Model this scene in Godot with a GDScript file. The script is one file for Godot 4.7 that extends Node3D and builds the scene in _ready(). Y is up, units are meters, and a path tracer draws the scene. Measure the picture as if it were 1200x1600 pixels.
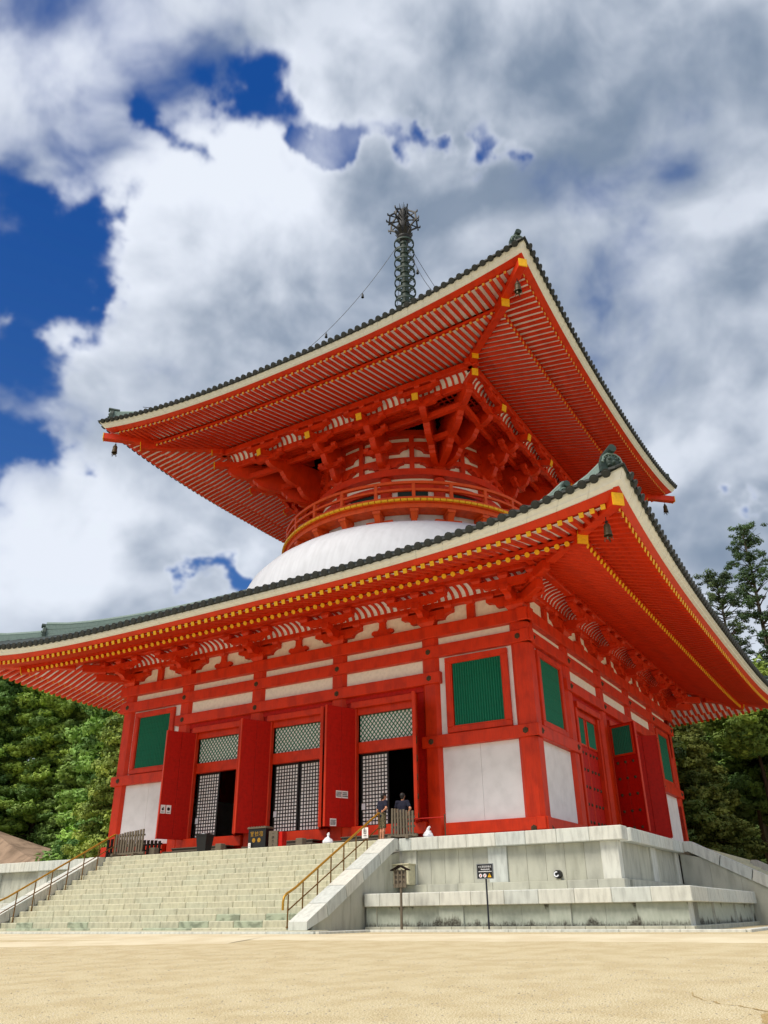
extends Node3D
# A two-storeyed red pagoda on a stone terrace, under a broken cloud cover. Units are metres, y is up; the pagoda's axis is x = z = 0,
# its front faces +z and its other visible side faces +x.

const HOLES := [Quaternion(-0.676,0.647,-0.352,0.0692), Quaternion(-0.674,0.620,-0.402,0.0551), Quaternion(-0.718,0.572,-0.396,0.0446), Quaternion(-0.616,0.697,-0.366,0.0293), Quaternion(-0.761,0.481,-0.435,0.0408), Quaternion(-0.760,0.448,-0.471,0.0267), Quaternion(-0.417,0.803,-0.426,0.0403), Quaternion(-0.385,0.798,-0.464,0.0383), Quaternion(-0.508,0.770,-0.386,0.0285), Quaternion(-0.336,0.780,-0.527,0.0367), Quaternion(-0.368,0.769,-0.522,0.0299), Quaternion(-0.242,0.776,-0.582,0.0295), Quaternion(-0.285,0.796,-0.534,0.0223), Quaternion(-0.649,0.365,-0.668,0.0210), Quaternion(-0.625,0.370,-0.687,0.0218), Quaternion(-0.633,0.640,-0.435,0.0248), Quaternion(-0.060,0.392,-0.918,0.0182), Quaternion(-0.393,0.814,-0.428,0.0169)]
const PUFFS := [Quaternion(-0.411,0.752,-0.515,0.0590), Quaternion(-0.512,0.754,-0.412,0.0713), Quaternion(-0.577,0.769,-0.275,0.0725), Quaternion(-0.594,0.662,-0.457,0.0664), Quaternion(-0.662,0.597,-0.454,0.0590), Quaternion(-0.723,0.526,-0.447,0.0512), Quaternion(-0.257,0.731,-0.632,0.0670), Quaternion(-0.782,0.388,-0.488,0.0582), Quaternion(-0.276,0.826,-0.492,0.0560), Quaternion(-0.491,0.815,-0.308,0.0597), Quaternion(-0.102,0.651,-0.752,0.0439), Quaternion(-0.750,0.377,-0.544,0.0671)]
const GREYS := [Quaternion(-0.540,0.673,-0.505,0.0901), Quaternion(-0.121,0.780,-0.614,0.2102), Quaternion(-0.114,0.600,-0.792,0.2225), Quaternion(-0.616,0.497,-0.610,0.1483), Quaternion(-0.341,0.844,-0.415,0.0820), Quaternion(-0.168,0.835,-0.524,0.1093), Quaternion(-0.086,0.464,-0.882,0.0885), Quaternion(-0.633,0.700,-0.332,0.0276)]
const H := 11.75      # wall columns stand on a square of this half width
const COLS := [-11.75, -7.43, -2.48, 2.48, 7.43, 11.75]
const P := 2.93       # height of the terrace
const ID := Transform3D.IDENTITY

var M := {}
var rng := RandomNumberGenerator.new()
var used := {}

# ---------------------------------------------------------------- shapes
class MB:                     # flat-faced shapes, collected into one mesh
	var v := PackedVector3Array()
	var uv := PackedVector2Array()
	func tri(a: Vector3, b: Vector3, c: Vector3) -> void:
		v.append(a); v.append(b); v.append(c)
	func quad(a: Vector3, b: Vector3, c: Vector3, d: Vector3) -> void:
		tri(a, b, c); tri(a, c, d)
	func quad_uv(a: Vector3, b: Vector3, c: Vector3, d: Vector3, ua: Vector2, ub: Vector2, uc: Vector2, ud: Vector2) -> void:
		quad(a, b, c, d)
		for q: Vector2 in [ua, ub, uc, ua, uc, ud]: uv.append(q)
	func hexa(p: Array) -> void:              # 0-3 one end, 4-7 the other, both the same way round
		quad(p[0], p[1], p[2], p[3]); quad(p[7], p[6], p[5], p[4])
		for i in 4:
			var j := (i + 1) % 4
			quad(p[i], p[i + 4], p[j + 4], p[j])
	func box(c: Vector3, s: Vector3, b := Basis.IDENTITY, ch := 0.0) -> void:
		var h := s * 0.5
		if ch <= 0.0:
			var p := []
			for z: float in [-h.z, h.z]:
				for q: Vector2 in [Vector2(-1, -1), Vector2(1, -1), Vector2(1, 1), Vector2(-1, 1)]:
					p.append(c + b * Vector3(q.x * h.x, q.y * h.y, z))
			hexa(p)
			return
		var i := h - Vector3(ch, ch, ch)
		var K := func(ax: int, sx: float, sy: float, sz: float) -> Vector3:
			return c + b * Vector3(sx * (h.x if ax == 0 else i.x), sy * (h.y if ax == 1 else i.y), sz * (h.z if ax == 2 else i.z))
		for s1: float in [-1.0, 1.0]:
			quad(K.call(0, s1, -1, -1), K.call(0, s1, 1, -1), K.call(0, s1, 1, 1), K.call(0, s1, -1, 1))
			quad(K.call(1, -1, s1, -1), K.call(1, -1, s1, 1), K.call(1, 1, s1, 1), K.call(1, 1, s1, -1))
			quad(K.call(2, -1, -1, s1), K.call(2, 1, -1, s1), K.call(2, 1, 1, s1), K.call(2, -1, 1, s1))
			for s2: float in [-1.0, 1.0]:
				quad(K.call(0, s1, s2, -1), K.call(0, s1, s2, 1), K.call(1, s1, s2, 1), K.call(1, s1, s2, -1))
				quad(K.call(0, s1, -1, s2), K.call(0, s1, 1, s2), K.call(2, s1, 1, s2), K.call(2, s1, -1, s2))
				quad(K.call(1, -1, s1, s2), K.call(1, 1, s1, s2), K.call(2, 1, s1, s2), K.call(2, -1, s1, s2))
				for s3: float in [-1.0, 1.0]:
					tri(K.call(0, s1, s2, s3), K.call(1, s1, s2, s3), K.call(2, s1, s2, s3))
	func bb(x0: float, x1: float, y0: float, y1: float, z0: float, z1: float, ch := 0.0) -> void:
		box(Vector3((x0 + x1) / 2, (y0 + y1) / 2, (z0 + z1) / 2), Vector3(absf(x1 - x0), absf(y1 - y0), absf(z1 - z0)), Basis.IDENTITY, ch)
	func bar(p: Vector3, q: Vector3, w: float, h: float, up := Vector3.UP, ch := 0.0) -> void:
		var z := (q - p).normalized()
		var x := up.cross(z).normalized()
		box((p + q) / 2, Vector3(w, h, p.distance_to(q)), Basis(x, z.cross(x), z), ch)
	func rod(p: Vector3, q: Vector3, r0: float, r1: float, n := 8, caps := true) -> void:
		var z := (q - p).normalized()
		var x := (Vector3.UP if absf(z.y) < 0.9 else Vector3.RIGHT).cross(z).normalized()
		var y := z.cross(x)
		for i in n:
			var a := TAU * i / n
			var b := TAU * (i + 1) / n
			var da := x * cos(a) + y * sin(a)
			var db := x * cos(b) + y * sin(b)
			quad(p + da * r0, q + da * r1, q + db * r1, p + db * r0)
			if caps:
				tri(p, p + da * r0, p + db * r0); tri(q, q + db * r1, q + da * r1)
	func prism(poly: PackedVector2Array, z0: float, z1: float, t: Transform3D) -> void:
		var ix := Geometry2D.triangulate_polygon(poly)
		for k in range(0, ix.size(), 3):
			for z: float in [z0, z1]:
				tri(t * Vector3(poly[ix[k]].x, poly[ix[k]].y, z), t * Vector3(poly[ix[k + 1]].x, poly[ix[k + 1]].y, z), t * Vector3(poly[ix[k + 2]].x, poly[ix[k + 2]].y, z))
		for k in poly.size():
			var a := poly[k]
			var b := poly[(k + 1) % poly.size()]
			quad(t * Vector3(a.x, a.y, z0), t * Vector3(b.x, b.y, z0), t * Vector3(b.x, b.y, z1), t * Vector3(a.x, a.y, z1))
	func arc(r0: float, r1: float, y0: float, y1: float, a0: float, a1: float, n: int) -> void:   # a curved beam about the y axis
		for i in n:
			var a := lerpf(a0, a1, float(i) / n)
			var b := lerpf(a0, a1, float(i + 1) / n)
			var A := Vector3(cos(a), 0, sin(a))
			var B := Vector3(cos(b), 0, sin(b))
			var Y0 := Vector3(0, y0, 0)
			var Y1 := Vector3(0, y1, 0)
			quad(A * r1 + Y0, B * r1 + Y0, B * r1 + Y1, A * r1 + Y1)
			quad(A * r0 + Y0, B * r0 + Y0, B * r0 + Y1, A * r0 + Y1)
			quad(A * r0 + Y0, B * r0 + Y0, B * r1 + Y0, A * r1 + Y0)
			quad(A * r0 + Y1, B * r0 + Y1, B * r1 + Y1, A * r1 + Y1)
			if i == 0: quad(A * r0 + Y0, A * r1 + Y0, A * r1 + Y1, A * r0 + Y1)
			if i == n - 1: quad(B * r0 + Y0, B * r1 + Y0, B * r1 + Y1, B * r0 + Y1)
	func add(o: MB, t: Transform3D) -> void:
		for p in o.v: v.append(t * p)
	func mesh(into: ArrayMesh = null) -> ArrayMesh:
		var m := into if into else ArrayMesh.new()
		var a := []
		a.resize(Mesh.ARRAY_MAX)
		a[Mesh.ARRAY_VERTEX] = v
		if uv.size() == v.size() and uv.size(): a[Mesh.ARRAY_TEX_UV] = uv
		m.add_surface_from_arrays(Mesh.PRIMITIVE_TRIANGLES, a)
		return m

class SM:                     # smooth-shaded grids
	var v := PackedVector3Array()
	var ix := PackedInt32Array()
	func grid(f: Callable, nu: int, nv: int) -> void:
		var s := v.size()
		for j in nv + 1:
			for i in nu + 1:
				v.append(f.call(float(i) / nu, float(j) / nv))
		for j in nv:
			for i in nu:
				var a := s + j * (nu + 1) + i
				for k: int in [a, a + 1, a + nu + 2, a, a + nu + 2, a + nu + 1]: ix.append(k)
	func lathe(prof: Array, n: int, t := Transform3D.IDENTITY) -> void:
		grid(func(u: float, w: float) -> Vector3:
			var k := minf(w * (prof.size() - 1), prof.size() - 1.0001)
			var q: Vector2 = (prof[int(k)] as Vector2).lerp(prof[int(k) + 1], k - int(k))
			return t * Vector3(q.x * cos(TAU * u), q.y, q.x * sin(TAU * u)), n, prof.size() - 1)
	func tube(pts: Array, rad: Array, n: int) -> void:
		var fr := []
		var x := Vector3.RIGHT
		for i in pts.size():
			var z: Vector3 = ((pts[mini(i + 1, pts.size() - 1)] as Vector3) - (pts[maxi(i - 1, 0)] as Vector3)).normalized()
			if absf(x.dot(z)) > 0.9: x = Vector3.UP if absf(z.y) < 0.9 else Vector3.FORWARD
			x = (x - z * x.dot(z)).normalized()
			fr.append([x, z.cross(x)])
		grid(func(u: float, w: float) -> Vector3:
			var i := roundi(w * (pts.size() - 1))
			return (pts[i] as Vector3) + ((fr[i][0] as Vector3) * cos(TAU * u) + (fr[i][1] as Vector3) * sin(TAU * u)) * float(rad[i]), n, pts.size() - 1)
	func ball(c: Vector3, r: Vector3, n := 12) -> void:
		grid(func(u: float, w: float) -> Vector3:
			return c + Vector3(r.x * sin(PI * w) * cos(TAU * u), r.y * cos(PI * w), r.z * sin(PI * w) * sin(TAU * u)), n, n / 2)
	func mesh(into: ArrayMesh = null) -> ArrayMesh:
		var key := {}
		var to := PackedInt32Array(); to.resize(v.size())
		var sum := PackedVector3Array()
		for i in v.size():
			var k := Vector3i((v[i] * 2000.0).round())
			if not key.has(k): key[k] = sum.size(); sum.append(Vector3.ZERO)
			to[i] = key[k]
		for k in range(0, ix.size(), 3):
			var n := (v[ix[k + 2]] - v[ix[k]]).cross(v[ix[k + 1]] - v[ix[k]])
			for j in 3: sum[to[ix[k + j]]] += n
		var nn := PackedVector3Array(); nn.resize(v.size())
		for i in v.size(): nn[i] = sum[to[i]].normalized() if sum[to[i]].length() > 1e-12 else Vector3.UP
		var m := into if into else ArrayMesh.new()
		var a := []
		a.resize(Mesh.ARRAY_MAX)
		a[Mesh.ARRAY_VERTEX] = v; a[Mesh.ARRAY_NORMAL] = nn; a[Mesh.ARRAY_INDEX] = ix
		m.add_surface_from_arrays(Mesh.PRIMITIVE_TRIANGLES, a)
		return m

# ---------------------------------------------------------------- nodes
func numbered(n: String) -> String:
	if not used.has(n):
		used[n] = 0
		return n
	used[n] += 1
	return "%s_%03d" % [n, used[n]]

func tag(o: Node, label: String, category: String, group := "") -> void:
	o.set_meta("label", label); o.set_meta("category", category)
	if group: o.set_meta("group", group)

func thing(called: String, label: String, category: String, at := Vector3.ZERO, group := "", turn := 0.0) -> Node3D:
	var o := Node3D.new()
	o.name = numbered(called)
	add_child(o)
	o.position = at; o.rotation.y = turn
	tag(o, label, category, group)
	return o

func part(called: String, mesh: Mesh, mats: Variant, parent: Node, t := ID, kind := "") -> MeshInstance3D:
	var o := MeshInstance3D.new()
	var key := "%d/%s" % [parent.get_instance_id(), called]
	used[key] = used.get(key, -1) + 1
	o.name = called if used[key] == 0 else "%s_%03d" % [called, used[key]]
	o.mesh = mesh
	o.transform = t
	if mats is Array:
		for i in mats.size(): o.set_surface_override_material(i, mats[i])
	else: o.set_surface_override_material(0, mats)
	if kind: o.set_meta("kind", kind)
	parent.add_child(o, true)
	return o

func block(called: String, x0: float, x1: float, y0: float, y1: float, z0: float, z1: float, m: Material, parent: Node, ch := 0.0, t := ID) -> MeshInstance3D:
	var b := MB.new()
	b.bb(x0, x1, y0, y1, z0, z1, ch)
	return part(called, b.mesh(), m, parent, t)

# ---------------------------------------------------------------- materials
func noise_tex(sd: int, freq: float, octaves: int, cols: Array, offs: Array, size := 512, kind := FastNoiseLite.TYPE_SIMPLEX_SMOOTH) -> NoiseTexture2D:
	var n := FastNoiseLite.new()
	n.seed = sd; n.frequency = freq; n.fractal_octaves = octaves; n.noise_type = kind
	n.fractal_type = FastNoiseLite.FRACTAL_FBM
	var t := NoiseTexture2D.new()
	t.width = size; t.height = size; t.seamless = true; t.generate_mipmaps = false
	t.noise = n
	var g := Gradient.new()
	g.offsets = PackedFloat32Array(offs); g.colors = PackedColorArray(cols)
	t.color_ramp = g
	return t

func grey(a: float) -> Color: return Color(a, a, a)

func mat(c: Color, rough: float, tex: Texture2D = null, scale := Vector3.ONE, spec := 0.5) -> StandardMaterial3D:
	var m := StandardMaterial3D.new()
	m.albedo_color = c; m.roughness = rough; m.metallic_specular = spec
	if tex:
		m.albedo_texture = tex
		m.uv1_triplanar = true; m.uv1_world_triplanar = true; m.uv1_scale = scale
	return m

func bump(m: StandardMaterial3D, tex: Texture2D, depth: float) -> StandardMaterial3D:
	m.heightmap_enabled = true; m.heightmap_texture = tex; m.heightmap_scale = depth
	return m

func detail(m: StandardMaterial3D, tex: Texture2D, scale: Vector3) -> StandardMaterial3D:
	m.detail_enabled = true; m.detail_albedo = tex; m.detail_blend_mode = BaseMaterial3D.BLEND_MODE_MUL
	m.detail_uv_layer = BaseMaterial3D.DETAIL_UV_2
	m.uv2_triplanar = true; m.uv2_world_triplanar = true; m.uv2_scale = scale
	return m

func materials() -> void:
	var paint := noise_tex(3, 0.02, 4, [grey(0.86), grey(0.97), grey(1.0)], [0.0, 0.5, 1.0])
	var streak := noise_tex(5, 0.03, 5, [grey(0.89), grey(0.97), grey(1.0)], [0.2, 0.5, 0.8])
	var faint := noise_tex(6, 0.02, 4, [grey(0.955), grey(0.985), grey(1.0)], [0.2, 0.5, 0.8])
	var soft := noise_tex(8, 0.02, 5, [grey(0.90), grey(0.97), grey(1.0)], [0.2, 0.5, 0.8])
	var worn := noise_tex(4, 0.012, 6, [Color(0.89, 0.86, 0.85), Color(0.965, 0.96, 0.955), Color(1, 1, 1)], [0.2, 0.48, 0.7])
	var blotch := noise_tex(7, 0.008, 5, [grey(0.78), grey(0.96), grey(1.0)], [0.25, 0.5, 0.75])
	var grain := noise_tex(9, 0.25, 3, [grey(0.8), grey(1.0)], [0.2, 0.8])
	var speck := noise_tex(11, 0.12, 4, [grey(0.0), grey(1.0)], [0.1, 0.9])
	M.red = detail(mat(Color(0.86, 0.21, 0.016), 0.5, worn, Vector3(0.22, 0.13, 0.22), 0.4), faint, Vector3(1.3, 0.12, 1.3))
	M.rail = detail(mat(Color(0.90, 0.33, 0.075), 0.5, worn, Vector3(0.3, 0.3, 0.3), 0.4), faint, Vector3(1.3, 0.12, 1.3))  # brighter than the other red: light bounced off the dome is painted in
	M.red_dark = detail(mat(Color(0.78, 0.09, 0.02), 0.6, paint, Vector3(0.5, 0.5, 0.5), 0.35), faint, Vector3(1.3, 0.1, 1.3))
	M.white = mat(Color(0.93, 0.925, 0.925), 0.85, faint, Vector3(0.11, 0.11, 0.11), 0.2)
	M.cream = mat(Color(0.955, 0.94, 0.90), 0.8, faint, Vector3(0.4, 0.4, 0.4), 0.25)
	M.edge = mat(Color(0.925, 0.93, 0.915), 0.8, faint, Vector3(0.4, 0.4, 0.4), 0.25)
	M.dome = detail(mat(Color(0.835, 0.85, 0.88), 0.85, faint, Vector3(0.09, 0.05, 0.09), 0.2), faint, Vector3(0.3, 0.03, 0.3))  # greyer and bluer than the wall plaster: eave shade and sky light painted in
	M.yellow_veiled = mat(Color(0.90, 0.66, 0.25), 0.55, paint, Vector3(0.8, 0.8, 0.8), 0.4)  # duller yellow: the pale haze over the upper eaves is mixed into the colour
	M.green = mat(Color(0.05, 0.47, 0.35), 0.55, paint, Vector3(0.7, 0.7, 0.7), 0.4)
	M.green_dark = mat(Color(0.025, 0.16, 0.125), 0.6)
	M.yellow = mat(Color(0.97, 0.73, 0.09), 0.5, paint, Vector3(0.8, 0.8, 0.8), 0.4)
	M.bronze = mat(Color(0.34, 0.285, 0.18), 0.55, grain, Vector3(3, 3, 3), 0.5)
	M.bronze.metallic = 0.3
	M.black = mat(Color(0.06, 0.05, 0.045), 0.6)
	M.paper = mat(Color(0.95, 0.94, 0.93), 0.9)
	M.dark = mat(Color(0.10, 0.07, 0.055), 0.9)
	M.tile = detail(mat(Color(0.25, 0.305, 0.295), 0.6, grain, Vector3(1.2, 1.2, 1.2)), blotch, Vector3(0.4, 0.4, 0.4))
	M.tile_face = mat(Color(0.175, 0.195, 0.185), 0.65, grain, Vector3(1.7, 1.7, 1.7))
	M.patina = detail(mat(Color(0.585, 0.68, 0.65), 0.7, grain, Vector3(1.1, 1.1, 1.1)), streak, Vector3(0.7, 0.3, 0.7))
	M.patina_dark = detail(mat(Color(0.20, 0.29, 0.26), 0.65, grain, Vector3(1.1, 1.1, 1.1)), blotch, Vector3(0.8, 0.8, 0.8))
	M.iron = mat(Color(0.075, 0.09, 0.09), 0.6, grain, Vector3(2, 2, 2))
	var granite := noise_tex(13, 0.35, 3, [Color(0.76, 0.75, 0.72), Color(0.90, 0.90, 0.87), Color(0.97, 0.97, 0.95)], [0.15, 0.5, 0.85])
	M.stone = []
	for k in 5:
		var tone: Color = [Color(0.92, 0.935, 0.93), Color(0.895, 0.915, 0.915), Color(0.935, 0.94, 0.925), Color(0.91, 0.92, 0.91), Color(0.88, 0.905, 0.91)][k]
		M.stone.append(bump(detail(mat(tone, 0.85, granite, Vector3(0.6, 0.6, 0.6), 0.3), streak, Vector3(0.35, 0.07, 0.35)), speck, 0.12))
	M.wall_stone = []
	for k in 4:
		var tone: Color = [Color(0.815, 0.82, 0.78), Color(0.795, 0.80, 0.77), Color(0.83, 0.835, 0.795), Color(0.80, 0.805, 0.76)][k]
		M.wall_stone.append(bump(detail(mat(tone, 0.85, granite, Vector3(0.6, 0.6, 0.6), 0.3), streak, Vector3(0.16, 0.045, 0.16)), speck, 0.12))
	M.step = []
	for k in 5:
		var tone: Color = [Color(0.87, 0.86, 0.775), Color(0.86, 0.85, 0.765), Color(0.88, 0.87, 0.78), Color(0.85, 0.845, 0.765), Color(0.855, 0.855, 0.775)][k]
		M.step.append(bump(detail(mat(tone, 0.9, granite, Vector3(0.6, 0.6, 0.6), 0.2), soft, Vector3(0.5, 0.2, 0.5)), speck, 0.12))
	M.step_green = bump(detail(mat(Color(0.76, 0.80, 0.72), 0.9, granite, Vector3(0.6, 0.6, 0.6), 0.2), blotch, Vector3(0.4, 0.9, 0.4)), speck, 0.25)
	var sand := noise_tex(17, 0.05, 6, [Color(0.60, 0.53, 0.39), Color(0.79, 0.74, 0.60), Color(0.89, 0.855, 0.745)], [0.2, 0.5, 0.8], 1024)
	var wide := noise_tex(19, 0.006, 6, [Color(0.95, 0.935, 0.91), Color(0.985, 0.98, 0.97), Color(1, 1, 1)], [0.28, 0.5, 0.7], 1024)
	M.sand = bump(detail(mat(Color(1, 1, 1), 0.95, sand, Vector3(0.8, 0.8, 0.8), 0.2), wide, Vector3(0.16, 0.16, 0.16)), speck, 0.5)
	M.sand_pale = bump(detail(mat(Color(1.0, 0.99, 0.97), 0.95, noise_tex(21, 0.3, 4, [Color(0.81, 0.775, 0.67), Color(0.885, 0.86, 0.77)], [0.2, 0.8]), Vector3(0.45, 0.45, 0.45), 0.2), wide, Vector3(0.07, 0.07, 0.07)), speck, 0.9)
	M.sand_dark = mat(Color(0.86, 0.80, 0.70), 0.95, sand, Vector3(0.8, 0.8, 0.8), 0.2)
	M.weathered = detail(mat(Color(0.50, 0.46, 0.40), 0.9, grain, Vector3(2, 0.4, 2), 0.2), streak, Vector3(3, 0.5, 3))
	M.weathered_dark = detail(mat(Color(0.15, 0.12, 0.10), 0.85, grain, Vector3(2, 0.4, 2), 0.2), streak, Vector3(3, 0.5, 3))
	M.brass = mat(Color(0.80, 0.60, 0.19), 0.38, grain, Vector3(2, 2, 2))
	M.brass.metallic = 0.45
	M.brass_post = mat(Color(0.55, 0.40, 0.18), 0.45, grain, Vector3(2, 2, 2))
	M.brass_post.metallic = 0.45
	M.bark = detail(mat(Color(0.33, 0.27, 0.21), 0.95, grain, Vector3(1, 0.3, 1), 0.2), streak, Vector3(2, 0.2, 2))
	M.bark_pale = detail(mat(Color(0.52, 0.49, 0.43), 0.95, grain, Vector3(1, 0.3, 1), 0.2), streak, Vector3(2, 0.2, 2))
	M.leaf = StandardMaterial3D.new()
	M.leaf.albedo_color = Color.WHITE; M.leaf.vertex_color_use_as_albedo = true; M.leaf.roughness = 0.7
	M.leaf.backlight_enabled = true; M.leaf.backlight = Color(0.3, 0.35, 0.15)
	var dirt := Image.create(1024, 256, false, Image.FORMAT_RGB8)   # damp black growth that creeps up from the plinth and down from the coping
	var n1 := FastNoiseLite.new(); n1.seed = 31; n1.frequency = 0.012; n1.fractal_octaves = 4
	var n2 := FastNoiseLite.new(); n2.seed = 33; n2.frequency = 0.06; n2.fractal_octaves = 3
	for x in 1024:
		var reach := clampf(0.02 + 0.45 * n1.get_noise_2d(x, 0.0), 0.0, 0.34)
		var drip := clampf(-0.10 + 0.7 * n1.get_noise_2d(x, 900.0), 0.0, 0.4)
		var fine := n2.get_noise_2d(x * 3.0, 70.0)
		for y in 256:
			var h := 1.0 - y / 255.0
			var jag := 0.10 * n2.get_noise_2d(x * 2.6, y * 0.25) + 0.05 * fine
			var k := 0.85 * (1.0 - smoothstep(reach - 0.10, reach + 0.22, h + jag))
			k = maxf(k, 0.75 * smoothstep(1.0 - drip - 0.08, 1.0 - drip + 0.16, h - absf(jag) * 1.8))
			k *= 0.75 + 0.45 * n2.get_noise_2d(x * 1.3, y * 0.6 + 500.0)
			var g := 0.5 + 0.5 * n2.get_noise_2d(x * 0.9, y * 0.12 + 300.0)
			var c := Color(0.70, 0.725, 0.685).lerp(Color(0.60, 0.635, 0.59), g)
			dirt.set_pixel(x, y, c.lerp(Color(0.15, 0.135, 0.115), clampf(k, 0.0, 0.9)))
	M.damp = StandardMaterial3D.new()
	M.damp.albedo_texture = ImageTexture.create_from_image(dirt); M.damp.roughness = 0.9; M.damp.metallic_specular = 0.3
	M.plaster_grey = mat(Color(0.80, 0.78, 0.66), 0.6, paint, Vector3(0.5, 0.5, 0.5))
	M.plastic_white = mat(Color(0.90, 0.91, 0.93), 0.45)
	M.plastic_black = mat(Color(0.045, 0.045, 0.05), 0.5)
	M.steel = mat(Color(0.50, 0.52, 0.54), 0.4); M.steel.metallic = 0.7
	M.navy_steel = mat(Color(0.09, 0.11, 0.16), 0.45)
	M.thatch = detail(mat(Color(0.68, 0.585, 0.50), 0.95, noise_tex(23, 0.1, 4, [grey(0.8), grey(1.0)], [0.2, 0.8]), Vector3(0.6, 1.6, 0.6), 0.1), blotch, Vector3(0.12, 0.12, 0.12))
	M.skin = mat(Color(0.74, 0.52, 0.40), 0.55); M.skin.subsurf_scatter_enabled = true; M.skin.subsurf_scatter_strength = 0.1
	M.hair = mat(Color(0.035, 0.03, 0.028), 0.6)
	M.navy = mat(Color(0.055, 0.065, 0.16), 0.9)
	M.camo = mat(Color(1, 1, 1), 0.9, noise_tex(27, 0.03, 2, [Color(0.16, 0.17, 0.12), Color(0.34, 0.32, 0.22), Color(0.50, 0.45, 0.33)], [0.35, 0.5, 0.62], 256), Vector3(2.2, 2.2, 2.2))

# ---------------------------------------------------------------- sky
var nz := []

func mass(p: Vector3) -> float:           # how thick the cloud is in that direction
	var q := p + Vector3(nz[2].get_noise_3d(p.x, p.y, p.z), nz[2].get_noise_3d(p.x + 9.0, p.y, p.z), nz[2].get_noise_3d(p.x, p.y + 9.0, p.z)) * 0.055
	return nz[0].get_noise_3d(q.x, q.y, q.z) * 0.68 + nz[1].get_noise_3d(q.x, q.y, q.z) * 0.39

func blobs(list: Array, d: Vector3) -> float:
	var sum := 0.0
	for q: Quaternion in list:
		var c := (d.x - q.x) * (d.x - q.x) + (d.y - q.y) * (d.y - q.y) + (d.z - q.z) * (d.z - q.z)
		if c < 5.0 * q.w * q.w: sum += exp(-c / (q.w * q.w))
	return sum

func cloud_colour(d: Vector3) -> Color:
	var y := maxf(d.y, 0.02)
	var p := Vector3(d.x, d.y * 1.25, d.z)
	var m := mass(p)
	var toward := mass(p + Vector3(-0.020, 0.062, 0.020))       # a little nearer the sun
	var wob: float = nz[1].get_noise_3d(p.x * 1.2 + 4.0, p.y * 1.2, p.z * 1.2)
	var wob2: float = nz[1].get_noise_3d(p.x * 1.2, p.y * 1.2 + 7.0, p.z * 1.2)
	var e := d + Vector3(wob, wob2, -wob) * 0.085
	var hole := minf(blobs(HOLES, e), 1.1)
	var puff := minf(blobs(PUFFS, d), 1.0)
	var dull := minf(blobs(GREYS, d), 1.0) * (1.0 - 0.85 * minf(hole, 1.0))
	var thick := 0.40 + m * 0.95 + dull * 0.18 + puff * 0.10 - hole * 0.72
	var cover := smoothstep(-0.36, 0.40, thick)
	cover *= cover * (1.6 - 0.6 * cover)
	var blue := Color(0.008, 0.065, 0.28).lerp(Color(0.13, 0.30, 0.62), pow(1.0 - y, 2.6))
	var relief := clampf((m - toward) * 1.35, -0.5, 0.5)
	var rim := exp(-pow((thick - 0.16) / 0.20, 2.0))
	var shade := clampf(0.51 + relief * 0.85 + m * 0.20 + rim * 0.24 + puff * 0.26 - dull * 0.24, 0.0, 1.0)
	shade = shade * shade * (3.0 - 2.0 * shade) * 0.5 + shade * 0.5
	var cl := Color(0.19, 0.25, 0.345).lerp(Color(0.74, 0.785, 0.87), shade)
	cl = cl.lerp(Color(0.50, 0.59, 0.70), 0.6 * pow(1.0 - y, 5.0))
	return blue.lerp(cl, cover)

func build_sky() -> ImageTexture:
	for k in 3:
		var n := FastNoiseLite.new()
		n.seed = 41 + k * 6; n.noise_type = FastNoiseLite.TYPE_SIMPLEX_SMOOTH
		n.frequency = [2.0, 5.5, 3.0][k]; n.fractal_octaves = [4, 6, 3][k]; n.fractal_gain = [0.46, 0.53, 0.5][k]
		nz.append(n)
	var W := 3072
	var HH := 1536
	var img := fill_sky(Rect2i(0, 0, 768, 384), 768, 384)
	img.resize(W, HH, Image.INTERPOLATE_CUBIC)
	# the same sky, worked out finely where the picture shows it
	for x: Vector2i in [Vector2i(2460, 612), Vector2i(0, 75)]:
		img.blit_rect(fill_sky(Rect2i(x.x, 252, x.y, 492), W, HH), Rect2i(0, 0, x.y, 492), Vector2i(x.x, 252))
	return ImageTexture.create_from_image(img)

func fill_sky(r: Rect2i, W: int, HH: int) -> Image:
	var data := PackedByteArray()
	data.resize(r.size.x * r.size.y * 3)
	var o := 0
	for j in r.size.y:
		var el := (0.5 - (r.position.y + j + 0.5) / HH) * PI
		var ce := cos(el)
		var se := sin(el)
		for i in r.size.x:
			var c := Color(0.36, 0.34, 0.28)
			if se > -0.06:
				var ph := ((r.position.x + i + 0.5) / W - 0.25) * TAU
				c = cloud_colour(Vector3(ce * cos(ph), se, ce * sin(ph)))
			c = c.linear_to_srgb()
			data[o] = int(clampf(c.r, 0, 1) * 255.0); data[o + 1] = int(clampf(c.g, 0, 1) * 255.0); data[o + 2] = int(clampf(c.b, 0, 1) * 255.0)
			o += 3
	return Image.create_from_data(r.size.x, r.size.y, false, Image.FORMAT_RGB8, data)

# ---------------------------------------------------------------- pagoda
var pagoda: Node3D

func side(k: int) -> Transform3D:     # u runs left to right as one faces that side, z points outwards
	return Transform3D(Basis(Vector3.UP, k * PI / 2.0), Vector3.ZERO)

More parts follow.
